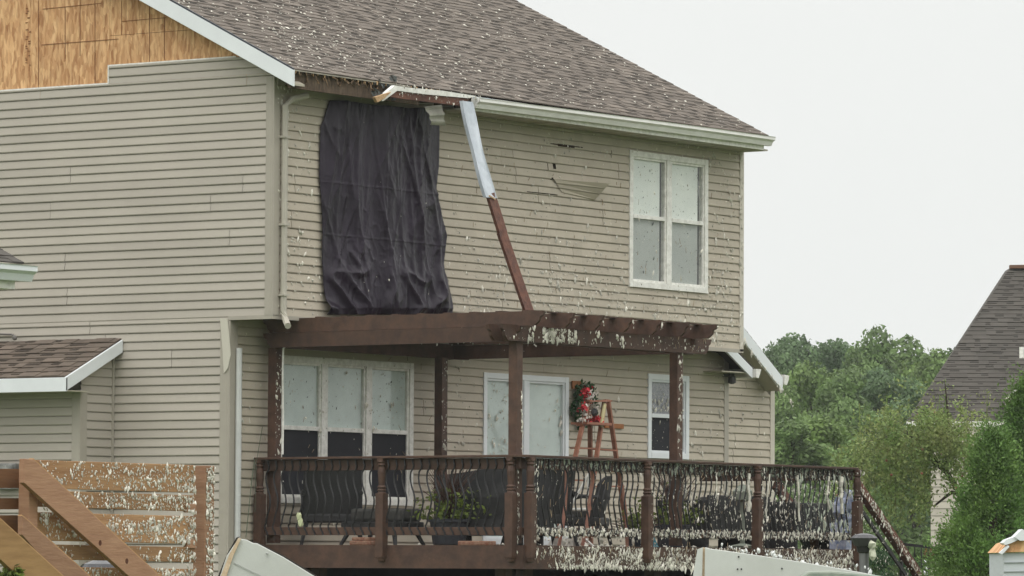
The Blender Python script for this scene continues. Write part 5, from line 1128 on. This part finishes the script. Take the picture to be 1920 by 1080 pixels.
# weeping crab apple behind the stairs
LW = leafmat('olive_small_leaf', (.14, .225, .065), (.24, .26, .10), 2.2)
wx = far(74, 1795, 1000); wt = thing('weeping_tree', (wx.x, wx.y, 0), 'drooping olive leaved small tree with a leaning trunk behind the stairs', 'tree')
a = MB(); b0 = far(74, 1835, 1075); b0.z = 0; path = [b0, far(74, 1818, 1000), far(74, 1803, 930), far(74, 1775, 885), far(74, 1730, 850)]; a.tube(path, [.08, .07, .055, .04, .02], 8); a.tube([path[2], far(74, 1785, 960) + V(0, 0, .3), far(74, 1750, 950)], [.05, .03, .015], 6); a.tube([path[3], far(74, 1780, 800), far(74, 1772, 720)], [.04, .025, .008], 6); a.tube([path[3], far(74, 1700, 810), far(74, 1620, 830)], [.04, .025, .01], 6)
a.build('trunk', BARK, wt)
a = MB(); hubs = []
for i in range(150):
    px = R.gauss(1728, 80); px = min(1890, max(1572, px)); top = 778 + 35 * ((px - 1715) / 95) ** 2 + R.uniform(-25, 30)
    if R.random() < .06: top -= 50
    hubs.append((px, top, R.uniform(90, 210) * (.55 if px > 1740 else 1)))
rrw = random.Random(5)
def wf_():
    px, top, ln = rrw.choice(hubs); f_ = rrw.random(); return far(74 + rrw.uniform(-.9, .9), px + rrw.gauss(0, 9), top + ln * f_)
leaves(a, 17000, wf_, .062, 2.0, up=-.4, rr=rrw); a.build('crown', LW, wt)
a = MB()
for px, top, ln in hubs[:70]: p = far(74, px, top); q = far(74, px, top + ln); a.tube([p, p.lerp(q, .5) + V(.03, 0, 0), q], [.010, .008, .004], 4)
for px, l_ in ((1772, 90), (1760, 60), (1850, 70)):
    p = far(74, px, 800); a.tube([p, p + V(.02, 0, l_ / 125)], [.012, .004], 4); leaves(a, 60, lambda: p + V(R.gauss(0, .06), R.gauss(0, .06), R.random() * l_ / 125), .05)
a.build('twigs', LW, wt)
a = MB()
for i in range(26): a.blob(wf_(), .022, .022, .022, .1, seg=6, rings=4)
a.build('fruit', mat('reddish_fruit', (.22, .08, .05), .5, .3), wt)['kind'] = 'stuff'
# flowering reddish bush and yellow shrub near the fence
shrub(tuple(far(70, 1765, 1010))[:2] + (0,), far(70, 1765, 985).z, .9, 1500, .06, 'reddish flowering bush beside the metal fence', leafmat('red_green_leaf', (.20, .075, .04), (.07, .10, .03), 5), 'bush', 'bush')
shrub(tuple(far(66, 1795, 1050))[:2] + (0,), far(66, 1795, 1025).z, .9, 2000, .06, 'yellow green shrub at the foot of the conifer', L3, 'bush', 'bush')
shrub(tuple(far(66, 1665, 1040))[:2] + (0,), far(66, 1665, 1000).z, 1.1, 2500, .06, 'green shrub behind the deck stairs', LD, 'bush', 'bush')
shrub(tuple(far(68, 1725, 1060))[:2] + (0,), far(68, 1725, 1035).z, 1.0, 2000, .06, 'low green shrub under the metal fence rail', L1, 'bush', 'bush')
# conifer at the right
LC = leafmat('conifer_foliage', (.10, .19, .05), (.15, .24, .06), 1.4)
def conifer(px, py, dist, W_, n, label, seed):
    tp_ = far(dist, px, py); Hh = tp_.z; rr = random.Random(seed); t_ = thing('conifer', (tp_.x, tp_.y, 0), label, 'tree', 'conifers at the right edge')
    a = MB(); a.tube([(tp_.x, tp_.y, 0), (tp_.x, tp_.y, Hh * .9)], [.12, .02], 8); a.build('trunk', BARK, t_); a = MB(); hubs = []
    for i in range(260):
        f_ = rr.random() ** 1.1; rad = W_ / 2 * (1 - f_ ** 1.6) * (.75 + .3 * rr.random()) ; an = rr.uniform(0, 6.28); hubs.append((V(tp_.x + rad * math.cos(an), tp_.y + rad * math.sin(an), Hh * (.05 + .9 * f_)), V(math.cos(an), math.sin(an), 1.0), rr.uniform(.07, .19), rr.uniform(-.42, .42)))
    for _ in range(n):
        h, dr_, r_, sh = rr.choice(hubs); o_ = V(rr.gauss(0, 1), rr.gauss(0, 1), rr.gauss(0, 1.2)) * r_ * .6; p = h + o_
        d = (dr_ * .6 + V(rr.gauss(0, .5), rr.gauss(0, .5), rr.gauss(0, .5))).normalized(); s_ = rr.uniform(.028, .060); e_ = d.cross(V(rr.gauss(0, 1), rr.gauss(0, 1), rr.gauss(0, 1))).normalized() * s_ * .22
        a.add([p - d * s_ * .5, p + e_, p + d * s_ * .5, p - e_], [(0, 1, 2, 3)], min(1, max(0, .5 + sh + rr.uniform(-.2, .2))))
    a.build('crown', LC, t_)
conifer(1925, 690, 58, 2.3, 88000, 'tall bright green conifer at the right edge', 11)
conifer(1862, 795, 57, 2.1, 78000, 'shorter conifer leaning on the left of the tall one', 12)

# ------------------------------------------------------------------ rainy air
hz = MB(); hz.box(-75, 265, -75, 150, -1, 32); HM = bpy.data.materials.new('rain_haze'); HM.use_nodes = True; t = HM.node_tree; t.nodes.clear()
pv = t.nodes.new('ShaderNodeVolumePrincipled'); pv.inputs['Color'].default_value = (.93, .97, .95, 1); pv.inputs['Density'].default_value = .00025
ho = t.nodes.new('ShaderNodeOutputMaterial'); t.links.new(pv.outputs[0], ho.inputs['Volume'])
o = hz.build('haze', HM); o['kind'] = 'stuff'; o['label'] = 'thin rainy haze in the air'; o['category'] = 'haze'
